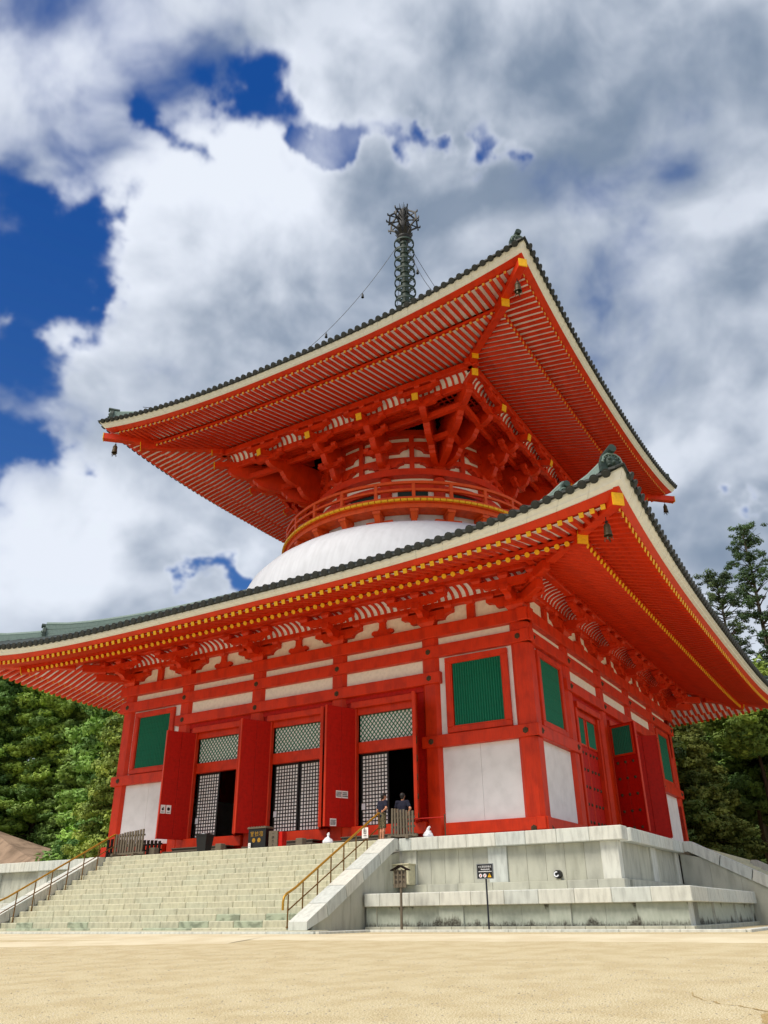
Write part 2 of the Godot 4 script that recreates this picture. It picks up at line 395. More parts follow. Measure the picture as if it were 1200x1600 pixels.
func stud(t: Transform3D, u: float, y: float, d: float) -> void:     # six-sided bronze cover of a nail head
	if not M.has("stud_mesh"):
		var b := MB.new()
		b.rod(Vector3(0, 0, 0), Vector3(0, 0, 0.035), 0.135, 0.11, 6)
		b.rod(Vector3(0, 0, 0.035), Vector3(0, 0, 0.06), 0.07, 0.055, 6)
		b.rod(Vector3(0, 0, 0.06), Vector3(0, 0, 0.10), 0.03, 0.01, 6)
		M.stud_mesh = b.mesh()
	part("nail_cover", M.stud_mesh, M.bronze, pagoda, t * Transform3D(Basis(Vector3.BACK, PI / 6), Vector3(u, y, d)))

func beam(t: Transform3D, called: String, u0: float, u1: float, y0: float, y1: float, d0: float, d1: float, m: Material = null, ch := 0.025) -> MeshInstance3D:
	return block(called, u0, u1, y0, y1, d0, d1, m if m else M.red, pagoda, ch, t)

func column_mesh() -> ArrayMesh:
	var b := MB.new()
	var poly := PackedVector2Array()
	for q: Vector2 in [Vector2(0.42, 0.27), Vector2(0.27, 0.42)]: poly.append(q)
	for q: Vector2 in [Vector2(-0.27, 0.42), Vector2(-0.42, 0.27), Vector2(-0.42, -0.27), Vector2(-0.27, -0.42), Vector2(0.27, -0.42), Vector2(0.42, -0.27)]: poly.append(q)
	b.prism(poly, 0.0, 12.3 - P, Transform3D(Basis(Vector3.RIGHT, -PI / 2), Vector3.ZERO))
	return b.mesh()

func window(t: Transform3D, uc: float) -> void:
	var w := Node3D.new()
	w.name = "window" if not pagoda.has_node("window") else "window_%03d" % used.get("w", 1)
	used["w"] = used.get("w", 0) + 1
	pagoda.add_child(w, true)
	w.transform = t
	var fr := [[-1.49, 1.49, 10.38, 10.62], [-1.49, 1.49, 7.34, 7.58], [-1.49, -1.22, 7.582, 10.378], [1.22, 1.49, 7.582, 10.378]]
	for f in fr: block("frame", uc + f[0], uc + f[1], f[2], f[3], 12.005, 12.16, M.red, w, 0.02)
	var inner := MB.new()
	inner.bb(uc - 1.22, uc + 1.22, 7.58, 7.63, 12.005, 12.125); inner.bb(uc - 1.22, uc + 1.22, 10.33, 10.38, 12.005, 12.125)
	inner.bb(uc - 1.22, uc - 1.17, 7.63, 10.33, 12.005, 12.125); inner.bb(uc + 1.17, uc + 1.22, 7.63, 10.33, 12.005, 12.125)
	part("inner_frame", inner.mesh(), M.red, w)
	block("backing", uc - 1.17, uc + 1.17, 7.63, 10.33, 12.004, 12.014, M.green, w)
	if not M.has("slat"):
		var b := MB.new()
		b.prism(PackedVector2Array([Vector2(-0.055, 0), Vector2(0.055, 0), Vector2(0.012, 0.055), Vector2(-0.012, 0.055)]), 0, 2.70, Transform3D(Basis(Vector3.RIGHT, Vector3.BACK, Vector3.DOWN), Vector3.ZERO))
		M.slat = b.mesh()
	for i in 20: part("slat", M.slat, M.green, w, Transform3D(Basis.IDENTITY, Vector3(uc - 1.17 + 0.117 * (i + 0.5), 10.33, 12.02)))

func leaf(t: Transform3D, hinge_u: float, dir: float, open: float, with_studs: bool, notes := []) -> Node3D:
	# a door leaf 1.55 wide, hinged at hinge_u, reaching in direction dir when closed; open is the swing in degrees
	var n := Node3D.new()
	n.name = "door" if not pagoda.has_node("door") else "door_%03d" % used.get("d", 1)
	used["d"] = used.get("d", 0) + 1
	pagoda.add_child(n, true)
	n.transform = t * Transform3D(Basis(Vector3.UP, -dir * deg_to_rad(open)), Vector3(hinge_u, 3.86, 12.05 if open > 0.0 else 11.82))
	var W := 1.54
	var X := func(a: float) -> float: return a * dir
	# closed: outside face is +z, inside -z
	block("board", X.call(0.0), X.call(W * 0.497), 0.0, 5.14, -0.05, 0.05, M.red_dark, n, 0.012)
	block("board", X.call(W * 0.503), X.call(W), 0.0, 5.14, -0.05, 0.05, M.red_dark, n, 0.012)
	block("stile", X.call(W), X.call(W + 0.05), -0.01, 5.15, -0.07, 0.07, M.red, n, 0.012)
	var pin := MB.new()
	pin.rod(Vector3(X.call(0.06), 5.10, 0.0), Vector3(X.call(0.06), 5.32, 0.0), 0.055, 0.055, 8)
	pin.rod(Vector3(X.call(0.06), 5.32, 0.0), Vector3(X.call(0.06), 5.38, 0.0), 0.09, 0.02, 8)
	part("hinge_pin", pin.mesh(), M.bronze, n)
	if with_studs:
		for f in [[0.16, W - 0.16, 4.98, 5.08], [0.16, W - 0.16, 3.56, 3.66], [0.10, 0.20, 3.56, 5.08], [W - 0.2, W - 0.1, 3.56, 5.08]]:
			block("window_frame", X.call(f[0]), X.call(f[1]), f[2], f[3], 0.05, 0.10 + (0.004 if f[1] - f[0] < 0.3 else 0.0), M.red, n, 0.008)
		block("window_backing", X.call(0.2), X.call(W - 0.2), 3.66, 4.98, 0.051, 0.06, M.green, n)
		var s := MB.new()
		for i in 11: s.prism(PackedVector2Array([Vector2(-0.045, 0), Vector2(0.045, 0), Vector2(0, 0.035)]), 0, 1.32, Transform3D(Basis(Vector3.RIGHT, Vector3.BACK, Vector3.DOWN), Vector3(X.call(0.2 + (W - 0.4) * (i + 0.5) / 11.0), 4.98, 0.06)))
		part("window_slat", s.mesh(), M.green, n)
		if not M.has("boss"):
			var b := SM.new()
			b.lathe([Vector2(0.075, 0), Vector2(0.07, 0.03), Vector2(0.045, 0.06), Vector2(0.0, 0.07)], 10, Transform3D(Basis(Vector3.RIGHT, PI / 2), Vector3.ZERO))
			M.boss = b.mesh()
		for r in 5:
			for c in 3: part("boss", M.boss, M.bronze, n, Transform3D(Basis.IDENTITY, Vector3(X.call(W * (0.2 + 0.3 * c)), 0.22 + r * 0.76, 0.05)))
	for q in notes:      # paper notices on the inside face: [distance from the hinge, height, width, height, rows]
		var a := MB.new()
		a.bb(X.call(q[0]), X.call(q[0] + q[2]), q[1], q[1] + q[3], -0.056, -0.052)
		var pn := part("paper_notice", a.mesh(), M.paper, n)
		scribble(pn, Transform3D(Basis(Vector3.UP, PI), Vector3(X.call(q[0] + q[2] / 2), q[1] + q[3] / 2, -0.0575)), q[2], q[3], q[4])
	return n

func scribble(o: Node3D, t: Transform3D, w: float, h: float, kind: int) -> void:
	var b := MB.new()
	rng.seed = kind * 17 + 3
	if kind == 9:         # a round no-entry mark over two lines
		b.rod(t * Vector3(0, 0.05 * h, 0), t * Vector3(0, 0.05 * h, 0.002), w * 0.3, w * 0.3, 14)
		b.box(t * Vector3(0, -0.36 * h, 0.001), Vector3(w * 0.6, h * 0.05, 0.002), t.basis)
	elif kind == 8:       # a hand and a bowl in black
		b.rod(t * Vector3(0, 0, 0), t * Vector3(0, 0, 0.002), w * 0.26, w * 0.26, 9)
		b.box(t * Vector3(w * 0.1, 0.2 * h, 0.001), Vector3(w * 0.3, h * 0.08, 0.002), t.basis * Basis(Vector3.BACK, 0.5))
		b.box(t * Vector3(0, -0.33 * h, 0.001), Vector3(w * 0.55, h * 0.07, 0.002), t.basis)
	else:
		for r in kind:
			var y := h * (0.36 - 0.72 * (r + 0.5) / kind)
			var x := -w * 0.42
			while x < w * 0.36:
				var l := w * rng.randf_range(0.05, 0.13)
				b.box(t * Vector3(x + l / 2, y, 0.001), Vector3(l, h * 0.5 / kind, 0.002), t.basis)
				x += l + w * 0.035
	part("print", b.mesh(), M.black, o)

func door_bay(t: Transform3D, uc: float, left_open: float, right_open: float, shoji: int, notes := []) -> void:
	var half := 2.475
	for s: float in [-1.0, 1.0]:
		beam(t, "door_post", uc + s * 1.57 - 0.1 * s, uc + s * 1.57 + 0.12 * s, 3.9, 9.3, 11.85, 12.1)
		beam(t, "side_board", uc + s * 1.692, uc + s * (half - 0.40), 3.9, 9.3, 11.88, 11.97, M.red_dark, 0.0)
	beam(t, "lintel", uc - 1.72, uc + 1.72, 9.0, 9.3, 12.102, 12.2)
	beam(t, "head_board", uc - half + 0.4, uc + half - 0.4, 9.302, 9.54, 11.85, 12.05, M.red_dark, 0.0)
	beam(t, "head_board", uc - 1.468, uc + 1.468, 8.72, 9.298, 11.82, 11.98, M.red, 0.01)
	beam(t, "threshold", uc - half + 0.4, uc + half - 0.4, 3.42, 3.898, 11.6, 12.25)
	beam(t, "sill_board", uc - half + 0.4, uc + half - 0.4, P, 3.418, 11.7, 12.12, M.red_dark, 0.0)
	if left_open > 0.0 or shoji > 0:
		beam(t, "rail", uc - 1.468, uc + 1.468, 7.0, 7.5, 11.7, 11.92, M.red, 0.02)
		var lat := MB.new()                                    # transom of crossed laths before pale boards
		for k in range(-9, 24):
			for s: float in [-1.0, 1.0]:
				var a := Vector2(-1.468 + k * 0.205, 0.0)
				var e := a + Vector2(s * 1.02, 1.22)
				if s < 0: a.x += 0.5; e.x += 0.5
				# clip against the opening
				var p0 := 0.0
				var p1 := 1.0
				var dx := e.x - a.x
				var ta := (-1.468 - a.x) / dx
				var tb := (1.468 - a.x) / dx
				p0 = maxf(p0, minf(ta, tb)); p1 = minf(p1, maxf(ta, tb))
				if p1 - p0 < 0.03: continue
				var A := a.lerp(e, p0)
				var B := a.lerp(e, p1)
				lat.bar(Vector3(uc + A.x, 7.5 + A.y, 11.752 + (0.008 if s > 0 else 0.0)), Vector3(uc + B.x, 7.5 + B.y, 11.752 + (0.008 if s > 0 else 0.0)), 0.036, 0.020, Vector3.BACK)
		part("transom_lattice", lat.mesh(), M.green, pagoda, t)
		beam(t, "transom_board", uc - 1.468, uc + 1.468, 7.502, 8.718, 11.72, 11.74, M.paper, 0.0)
		for k in [0, 1]:
			if shoji & (1 << k):
				var x0: float = uc - 1.47 + k * 1.47
				var sd := Node3D.new()
				sd.name = "sliding_door" if not pagoda.has_node("sliding_door") else "sliding_door_%03d" % used.get("s", 1)
				used["s"] = used.get("s", 0) + 1
				pagoda.add_child(sd, true)
				sd.transform = t * Transform3D(Basis.IDENTITY, Vector3(x0, 3.9, 11.66 - 0.06 * k))
				block("paper", 0.02, 1.45, 0.02, 3.08, -0.012, -0.008, M.paper, sd)
				var l := MB.new()
				l.bb(0, 0.09, 0, 3.1, -0.02, 0.03); l.bb(1.38, 1.47, 0, 3.1, -0.02, 0.03)
				l.bb(0.09, 1.38, 0, 0.09, -0.02, 0.03); l.bb(0.09, 1.38, 3.01, 3.1, -0.02, 0.03)
				for i in range(1, 8): l.bb(0.09 + i * 0.16125 - 0.023, 0.09 + i * 0.16125 + 0.023, 0.09, 3.01, -0.008, 0.008)
				for i in range(1, 19): l.bb(0.09, 1.38, 0.09 + i * 0.1537 - 0.022, 0.09 + i * 0.1537 + 0.022, -0.008, 0.006)
				part("lattice", l.mesh(), M.black, sd)
				if k == 0:
					var pl := block("plate", 0.05, 0.24, 0.72, 0.98, 0.03, 0.04, M.plastic_white, sd)
					pl.set_meta("label", "small white plate on the lattice door")
	if left_open >= 0.0:
		leaf(t, uc - 1.55, 1.0, left_open, true, notes)
		leaf(t, uc + 1.55, -1.0, right_open, true)

func facade(k: int) -> void:
	var t := side(k)
	if not M.has("column_mesh"): M.column_mesh = column_mesh()
	for i in 6:
		if k > 1 and i > 0: break
		if i == 0 and k == 1: continue                         # that corner is the front's last column
		part("column", M.column_mesh, M.red, pagoda, t * Transform3D(Basis.IDENTITY, Vector3(COLS[i], P, H)))
	if k > 1:                                                  # the two sides that face away: plain boards and plaster
		block("wall", -11.35, 11.35, P, 6.8, 11.75, 11.95, M.white, pagoda, 0.0, t)
		block("wall", -11.35, 11.35, 6.802, 13.3, 11.75, 12.0, M.red, pagoda, 0.0, t)
		return
	for s: float in [-1.0, 1.0]:
		var a := 7.85
		var b := 11.35
		var L := func(x: float) -> float: return x * s
		beam(t, "sill", L.call(7.9), L.call(12.36), 3.30, 3.77, 11.9, 12.28)
		beam(t, "ground_sill", L.call(7.85), L.call(12.30), P, 3.298, 11.9, 12.2, M.red_dark)
		beam(t, "wall_panel", L.call(a), L.call(9.594), 3.772, 6.798, 11.86, 12.0, M.white, 0.006)
		beam(t, "wall_panel", L.call(9.602), L.call(b), 3.772, 6.798, 11.86, 12.0, M.white, 0.006)
		beam(t, "middle_beam", L.call(6.98), L.call(12.31), 6.80, 7.30, 11.88, 12.27)
		beam(t, "upper_panel", L.call(a), L.call(b), 7.302, 10.708, 11.86, 12.0, M.white, 0.0)
		window(t, s * 9.665)
		stud(t, s * 7.43, 7.05, 12.27); stud(t, s * 11.75, 7.05, 12.27)
		stud(t, s * 11.75, 3.36, 12.28)
	beam(t, "lintel_beam", -7.97, 7.97, 9.54, 10.07, 11.88, 12.27)
	beam(t, "head_beam", -12.35, 12.35, 10.71, 11.25, 11.88, 12.275)
	beam(t, "top_beam", -12.42, 12.42, 11.62, 12.18, 11.85, 12.31)
	for i in 5:
		var u0: float = COLS[i] + 0.42
		var u1: float = COLS[i + 1] - 0.42
		if i > 0 and i < 4: beam(t, "plaster_band", u0, u1, 10.07, 10.71, 11.86, 12.0, M.cream, 0.0)
		beam(t, "plaster_band", u0, u1, 11.25, 11.62, 11.86, 12.0, M.cream, 0.0)
		beam(t, "plaster_panel", u0, u1, 12.18, 13.12, 11.86, 12.0, M.cream, 0.0)
	for i in 6:
		stud(t, COLS[i], 10.98, 12.275)
		if i > 0 and i < 5: stud(t, COLS[i], 9.80, 12.27)

func arm_poly(hw: float, y0: float, y1: float) -> PackedVector2Array:    # boat-shaped bracket arm: flat top, ends that curve down to its foot
	var p := PackedVector2Array()
	p.append(Vector2(-hw, y1)); p.append(Vector2(hw, y1))
	p.append(Vector2(hw, y1 - (y1 - y0) * 0.32))
	for i in 6:
		var a := PI / 2 * i / 5.0
		p.append(Vector2(hw - 0.04 - (hw * 0.62) * sin(a) * 0.55, y1 - (y1 - y0) * (0.40 + 0.60 * (1 - cos(a)))))
	for i in 6:
		var a := PI / 2 * (5 - i) / 5.0
		p.append(Vector2(-hw + 0.04 + (hw * 0.62) * sin(a) * 0.55, y1 - (y1 - y0) * (0.40 + 0.60 * (1 - cos(a)))))
	p.append(Vector2(-hw, y1 - (y1 - y0) * 0.32))
	return p

func bearing_block(b: MB, c: Vector3, w: float, h: float, basis := Basis.IDENTITY) -> void:   # square block with a hollowed, narrower foot
	var lo := w * 0.36
	var hi := w * 0.5
	var p := []
	for q: Vector2 in [Vector2(-1, -1), Vector2(1, -1), Vector2(1, 1), Vector2(-1, 1)]: p.append(c + basis * Vector3(q.x * lo, 0, q.y * lo))
	for q: Vector2 in [Vector2(-1, -1), Vector2(1, -1), Vector2(1, 1), Vector2(-1, 1)]: p.append(c + basis * Vector3(q.x * hi, h * 0.42, q.y * hi))
	b.hexa(p)
	b.box(c + basis * Vector3(0, h * 0.71, 0), Vector3(w, h * 0.58, w), basis, 0.012)

func lower_brackets(k: int) -> void:
	var t := side(k)
	for i in 6:
		var corner: bool = i == 0 or i == 5
		if i == 0 and k == 1: continue
		var n := Node3D.new()
		var id: int = used.get("b", 0)
		used["b"] = id + 1
		n.name = "bracket" if id == 0 else "bracket_%03d" % id
		pagoda.add_child(n, true)
		n.transform = t * Transform3D(Basis.IDENTITY, Vector3(COLS[i], 0, 0))
		var q := MB.new()
		bearing_block(q, Vector3(0, 12.18, 11.95), 0.86, 0.42)
		part("bearing_block", q.mesh(), M.red, n)
		q = MB.new()
		q.prism(arm_poly(1.32, 12.42, 12.86), 12.0, 12.3, ID)
		part("bracket_arm", q.mesh(), M.red, n)
		q = MB.new()                                              # arm that steps out from the wall
		q.prism(arm_poly(1.38, 12.46, 12.86), -0.15, 0.15, Transform3D(Basis(Vector3.UP, -PI / 2), Vector3(0, 0, 12.0)))
		part("bracket_arm", q.mesh(), M.red, n)
		q = MB.new()
		q.prism(arm_poly(1.50, 12.94, 13.26), 13.02, 13.30, ID)
		part("bracket_arm", q.mesh(), M.red, n)
		for s: float in [-1.12, 0.0, 1.12]:
			q = MB.new(); bearing_block(q, Vector3(s, 12.86, 12.15), 0.42, 0.24); part("bearing_block", q.mesh(), M.red, n)
			q = MB.new(); bearing_block(q, Vector3(s * 1.14, 13.26, 13.16), 0.46, 0.24); part("bearing_block", q.mesh(), M.red, n)
		q = MB.new(); bearing_block(q, Vector3(0, 12.74, 13.16), 0.42, 0.25); part("bearing_block", q.mesh(), M.red, n)
		if corner:
			var s := 1.0 if i == 5 else -1.0
			q = MB.new()
			var dg := Basis(Vector3.UP, s * PI / 4)
			q.box(Vector3(0, 12.66, H) + dg * Vector3(0, 0, 1.15), Vector3(0.32, 0.4, 2.3), dg, 0.02)
			part("corner_arm", q.mesh(), M.red, n)
			q = MB.new()
			q.box(Vector3(0, 13.16, H) + dg * Vector3(0, 0, 1.55), Vector3(0.34, 0.42, 3.1), dg, 0.02)
			part("corner_arm", q.mesh(), M.red, n)
			q = MB.new(); bearing_block(q, Vector3(0, 12.86, H) + dg * Vector3(0, 0, 2.0), 0.46, 0.26, dg); part("bearing_block", q.mesh(), M.red, n)
	for i in 5:
		var u: float = (COLS[i] + COLS[i + 1]) / 2.0
		var q := MB.new()
		if i == 0 or i == 4:
			q.bb(u - 0.19, u + 0.19, 12.18, 12.86, 12.0, 12.16)
		else:                                                     # frog-leg strut with curled feet
			var p := PackedVector2Array()
			for a: Vector2 in [Vector2(0.16, 12.86), Vector2(0.17, 12.6), Vector2(0.26, 12.5), Vector2(0.46, 12.53), Vector2(0.58, 12.47), Vector2(0.60, 12.36), Vector2(0.52, 12.30), Vector2(0.45, 12.33), Vector2(0.47, 12.24), Vector2(0.40, 12.18)]: p.append(a + Vector2(u, 0))
			for a: Vector2 in [Vector2(0.40, 12.18), Vector2(0.47, 12.24), Vector2(0.45, 12.33), Vector2(0.52, 12.30), Vector2(0.60, 12.36), Vector2(0.58, 12.47), Vector2(0.46, 12.53), Vector2(0.26, 12.5), Vector2(0.17, 12.6), Vector2(0.16, 12.86)]: p.append(Vector2(u - a.x, a.y))
			q.prism(p, 12.0, 12.15, ID)
		bearing_block(q, Vector3(u, 12.86, 12.12), 0.42, 0.24)
		part("strut", q.mesh(), M.red, pagoda, t)
	beam(t, "wall_purlin", -12.6, 12.6, 12.98, 13.30, 11.95, 12.30)
	beam(t, "eave_purlin", -13.9, 13.9, 13.53, 13.79, 13.0, 13.32)
	rib_panel(t, 12.9, 12.30, 13.22, 13.02, 13.60, 0.36)

func rib_panel(t: Transform3D, half: float, d0: float, y0: float, d1: float, y1: float, step: float) -> void:     # curved white boards behind bent ribs
	var sheet := MB.new()
	var pts := []
	for i in 6:
		var a := PI / 2 * i / 5.0
		pts.append(Vector2(lerpf(d0, d1, 1 - cos(a)), lerpf(y0, y1, sin(a))))
	for i in 5: sheet.quad(Vector3(-half, pts[i].y, pts[i].x), Vector3(half, pts[i].y, pts[i].x), Vector3(half, pts[i + 1].y, pts[i + 1].x), Vector3(-half, pts[i + 1].y, pts[i + 1].x))
	part("rib_board", sheet.mesh(), M.white, pagoda, t)
	if not M.has("rib%s" % d0):
		var r := MB.new()
		for i in 5: r.bar(Vector3(0, pts[i].y - 0.03, pts[i].x + 0.03), Vector3(0, pts[i + 1].y - 0.03, pts[i + 1].x + 0.03), 0.125, 0.07, Vector3(0, 1, 0.9))
		M["rib%s" % d0] = r.mesh()
	var n := int(half * 2 / step)
	for i in n:
		part("rib", M["rib%s" % d0], M.red, pagoda, t * Transform3D(Basis.IDENTITY, Vector3(-half + step * (i + 0.5), 0, 0)))

# the eaves: rafters, boards, the pale layered edge and the tiles
func eaves(e: Dictionary) -> void:
	var E: float = e.E
	var lift := func(u: float, f: float) -> float: return f * e.L * pow(minf(absf(u) / E, 1.02), e.pw)
	var bow := func(u: float) -> float: return e.bow * pow(absf(u) / E, 2.0)
	for k in 4:
		var t := side(k)
		var shown: bool = k < 2
		# base rafters, round, with a yellow end
		var heap := MB.new()
		var caps := MB.new()
		var nb := int(e.rd / 0.4)
		for i in range(-nb, nb + 1):
			var u := i * 0.4
			if absf(u) > e.rd - 0.25: continue
			var d0: float = maxf(e.wall, absf(u) + 0.12)
			var y1: float = e.ry + lift.call(u, e.rl)
			var y0: float = e.ry + e.slope * (e.rd - d0) + lift.call(u, e.rl) * clampf((d0 - e.wall) / (e.rd - e.wall), 0.0, 1.0)
			var b := MB.new() if shown else heap
			var c := MB.new() if shown else caps
			var a := Vector3(u, y0, d0)
			var z := Vector3(u, y1, e.rd)
			b.rod(a, z, 0.105, 0.105, 8, false)
			c.rod(z, z + (z - a).normalized() * 0.025, e.cap * 0.106, e.cap * 0.100, 10)
			b.rod(z - (z - a).normalized() * 0.002, z, 0.105, 0.103, 8)
			if shown:
				var m := b.mesh()
				c.mesh(m)
				part("base_rafter", m, [M.red, e.gilt], pagoda, t)
		if not shown:
			var m := heap.mesh()
			caps.mesh(m)
			part("base_rafter", m, [M.red, e.gilt], pagoda, t, "stuff")
		heap = MB.new(); caps = MB.new()
		var nf := int(e.sd / 0.4)
		for i in range(-nf, nf + 1):
			var u := i * 0.4
			if absf(u) > e.sd - 0.25: continue
			var d0: float = maxf(e.rd - 1.2, absf(u) + 0.12)
			if d0 > e.sd - 0.1: continue
			var y1: float = e.sy + lift.call(u, e.sl)
			var a := Vector3(u, e.sy + e.fslope * (e.sd - d0) + lift.call(u, lerpf(e.rl, e.sl, clampf((d0 - e.rd) / (e.sd - e.rd), 0.0, 1.0))), d0)
			var z := Vector3(u, y1, e.sd + 0.6 * bow.call(u))
			var q := (z - a).normalized()
			if shown and absf(u) < e.sd * e.trim:
				var b := MB.new()
				var c := MB.new()
				b.bar(a, z, 0.16, 0.18)
				c.bar(z, z + q * 0.025, 0.168 * e.cap, 0.186 * e.cap)
				var m := b.mesh()
				c.mesh(m)
				part("flying_rafter", m, [M.red, e.gilt], pagoda, t)
			else:
				heap.bar(a, z, 0.16, 0.18); caps.bar(z, z + q * 0.025, 0.168 * e.cap, 0.186 * e.cap)
		if heap.v.size():
			var m := heap.mesh()
			caps.mesh(m)
			part("flying_rafter", m, [M.red, e.gilt], pagoda, t, "stuff")
		# boards over the rafters, the tie on the base rafters' ends, and the edge
		var N := 32
		var low := MB.new()
		var high := MB.new()
		var tie := MB.new()
		var lip := MB.new()
		var pale := []
		var under := MB.new()
		for i in N:
			var pr := []
			for f: float in [float(i) / N, float(i + 1) / N]:
				var c := f * 2 - 1
				var r := {}
				var U := func(d: float) -> float: return c * d
				var W: float = bow.call(c * E)
				var EE: float = E + W
				var EI: float = e.inner + W
				var ES: float = e.sd + 0.6 * W
				var ub: float = U.call(e.rd)
				r.b0 = Vector3(c * e.wall, e.ry + e.slope * (e.rd - e.wall) + 0.045, e.wall)
				r.b1 = Vector3(ub, e.ry + 0.045 + lift.call(ub, e.rl), e.rd - 0.06)
				var ty: float = r.b1.y + 0.06
				r.t = [Vector3(ub, ty, e.rd - 0.2), Vector3(ub, ty, e.rd + 0.02), Vector3(ub, ty + 0.16, e.rd + 0.02), Vector3(ub, ty + 0.16, e.rd - 0.2)]
				var us: float = U.call(ES)
				var ys: float = e.sy + lift.call(us, e.sl)
				r.f0 = Vector3(U.call(e.rd - 0.1), maxf(e.sy + e.fslope * (ES - e.rd + 0.1) + lift.call(ub, e.rl) + 0.03, r.b1.y + 0.2), e.rd - 0.1)
				r.f1 = Vector3(us, ys + 0.055, ES - 0.05)
				var ui: float = U.call(EI)
				var yi: float = e.inner_y + lift.call(ui, e.il)
				r.l = [Vector3(us, ys + 0.106, ES - 0.16), Vector3(us, ys + 0.106, ES + 0.03), Vector3(ui, yi, EI), Vector3(ui, yi, EI - 0.2)]
				var yo: float = e.y + lift.call(U.call(EE), 1.0)
				r.p = [Vector3(ui, yi + 0.002, EI - 0.03), Vector3(U.call(lerpf(EI, EE, 0.5)), lerpf(yi, yo, 0.42) + 0.004, lerpf(EI, EE, 0.5)), Vector3(U.call(lerpf(EI, EE, 0.56)), lerpf(yi, yo, 0.42) + 0.05, lerpf(EI, EE, 0.56)), Vector3(U.call(EE), yo + 0.02, EE), Vector3(U.call(EE), yo + e.face, EE + 0.02), Vector3(ui, yo + e.face, EI)]
				r.u = [Vector3(U.call(EE), yo + e.face + 0.002, EE - 0.25), Vector3(U.call(EE + 0.10), yo + e.face + 0.012, EE + 0.10), Vector3(U.call(EE + 0.12), yo + e.face + 0.07, EE + 0.12), Vector3(U.call(EE), yo + e.face + 0.10, EE - 0.25)]
				pr.append(r)
			var A: Dictionary = pr[0]
			var B: Dictionary = pr[1]
			low.quad(A.b0, B.b0, B.b1, A.b1)
			high.quad(A.f0, B.f0, B.f1, A.f1)
			tie.hexa(A.t + B.t)
			lip.hexa(A.l + B.l)
			under.hexa(A.u + B.u)
			var pb := MB.new()
			var gap := 0.004
			for j in 6:
				var j2 := (j + 1) % 6
				var p0: Vector3 = A.p[j]
				var p1: Vector3 = A.p[j2]
				var q0: Vector3 = B.p[j]
				var q1: Vector3 = B.p[j2]
				p0 = p0.lerp(q0, gap); p1 = p1.lerp(q1, gap); q0 = q0.lerp(p0, gap); q1 = q1.lerp(p1, gap)
				pb.quad(p0, q0, q1, p1)
			pale.append(pb)
		part("eave_board", low.mesh(), M.white, pagoda, t)
		part("eave_board", high.mesh(), M.white, pagoda, t)
		part("rafter_tie", tie.mesh(), M.red, pagoda, t)
		part("eave_lip", lip.mesh(), M.red, pagoda, t)
		part("tile_bed", under.mesh(), M.tile_face, pagoda, t)
		if shown:
			for pb: MB in pale: part("edge_board", pb.mesh(), M.edge, pagoda, t)
		else:
			var all := MB.new()
			for pb: MB in pale: all.add(pb, ID)
			part("edge_board", all.mesh(), M.edge, pagoda, t)
		# roof plane and its rows of round tiles
		var roof := MB.new()
		var steps := 8
		var R := func(c: float, w: float) -> Vector3:
			var d: float = lerpf(E + 0.08 + bow.call(c * E), e.top, w)
			var yo: float = e.y + e.face + 0.11 + lift.call(c * E, 1.0) * pow(1 - w, 2.0)
			return Vector3(c * d, yo + (E - d) * lerpf(e.s0, e.s1, w * 0.5), d)
		for i in 16:
			for j in steps:
				var c0 := i / 8.0 - 1
				var c1 := (i + 1) / 8.0 - 1
				roof.quad(R.call(c0, float(j) / steps), R.call(c1, float(j) / steps), R.call(c1, float(j + 1) / steps), R.call(c0, float(j + 1) / steps))
		part("roof", roof.mesh(), M.tile, pagoda, t)
		var all := MB.new()
		var ends := MB.new()
		var nt := int((E + 0.05) / 0.44)
		for i in range(-nt, nt + 1):
			var u := i * 0.44 + 0.001
			if absf(u) > E - 0.1: continue
			var b := MB.new() if shown else all
			var c := MB.new() if shown else ends
			var far: float = maxf(e.top, absf(u))
			var prev: Vector3
			var pw := 0.0
			for j in 7:
				var d: float = lerpf(E + 0.14 + bow.call(u), far, pow(j / 6.0, 1.5))
				var w: float = (E + 0.08 - d) / (E + 0.08 - e.top)
				var yo: float = e.y + e.face + 0.165 + lift.call(u * E / maxf(d, 1.0), 1.0) * pow(1 - clampf(w, 0, 1), 2.0)
				var q := Vector3(u, yo + (E - d) * lerpf(e.s0, e.s1, clampf(w, 0, 1) * 0.5), d)
				if j > 0: b.rod(prev, q, 0.135, 0.135, 8, false)
				if j == 1:
					var dir := (prev - q).normalized()
					c.rod(prev - dir * 0.02, prev + dir * 0.03, 0.162, 0.162, 12)
					c.rod(prev + dir * 0.03, prev + dir * 0.045, 0.115, 0.105, 10)
				prev = q
			# the shallow pan tile's turned-down edge beside it
			var ce := Vector3(u + 0.22, e.y + e.face + 0.06 + lift.call(u + 0.22, 1.0), E + 0.12 + bow.call(u + 0.22))
			c.box(ce, Vector3(0.24, 0.085, 0.03))
			if shown:
				var m := b.mesh()
				c.mesh(m)
				part("tile_row", m, [M.tile, M.tile_face], pagoda, t)
		if not shown:
			var m := all.mesh()
			ends.mesh(m)
			part("tile_row", m, [M.tile, M.tile_face], pagoda, t, "stuff")
		# hip rafters (one per corner, between this side and the next) and hip ridge
		var dg := t * Transform3D(Basis(Vector3.UP, PI / 4), Vector3.ZERO)     # z now points along the diagonal
		var s2 := sqrt(2.0)
		var hb := MB.new()
		var hc := MB.new()
		var h0 := Vector3(0, e.ry + e.slope * (e.rd - e.wall) + 0.02, e.wall * s2)
		var h1 := Vector3(0, e.h1.y, e.h1.x * s2)
		hb.bar(h0, h1, 0.40, 0.46, Vector3.UP, 0.02)
		hc.bar(h1, h1 + (h1 - h0).normalized() * 0.05, 0.42, 0.48)
		var hm := hb.mesh()
		hc.mesh(hm)
		part("hip_rafter", hm, [M.red, M.yellow], pagoda, dg)
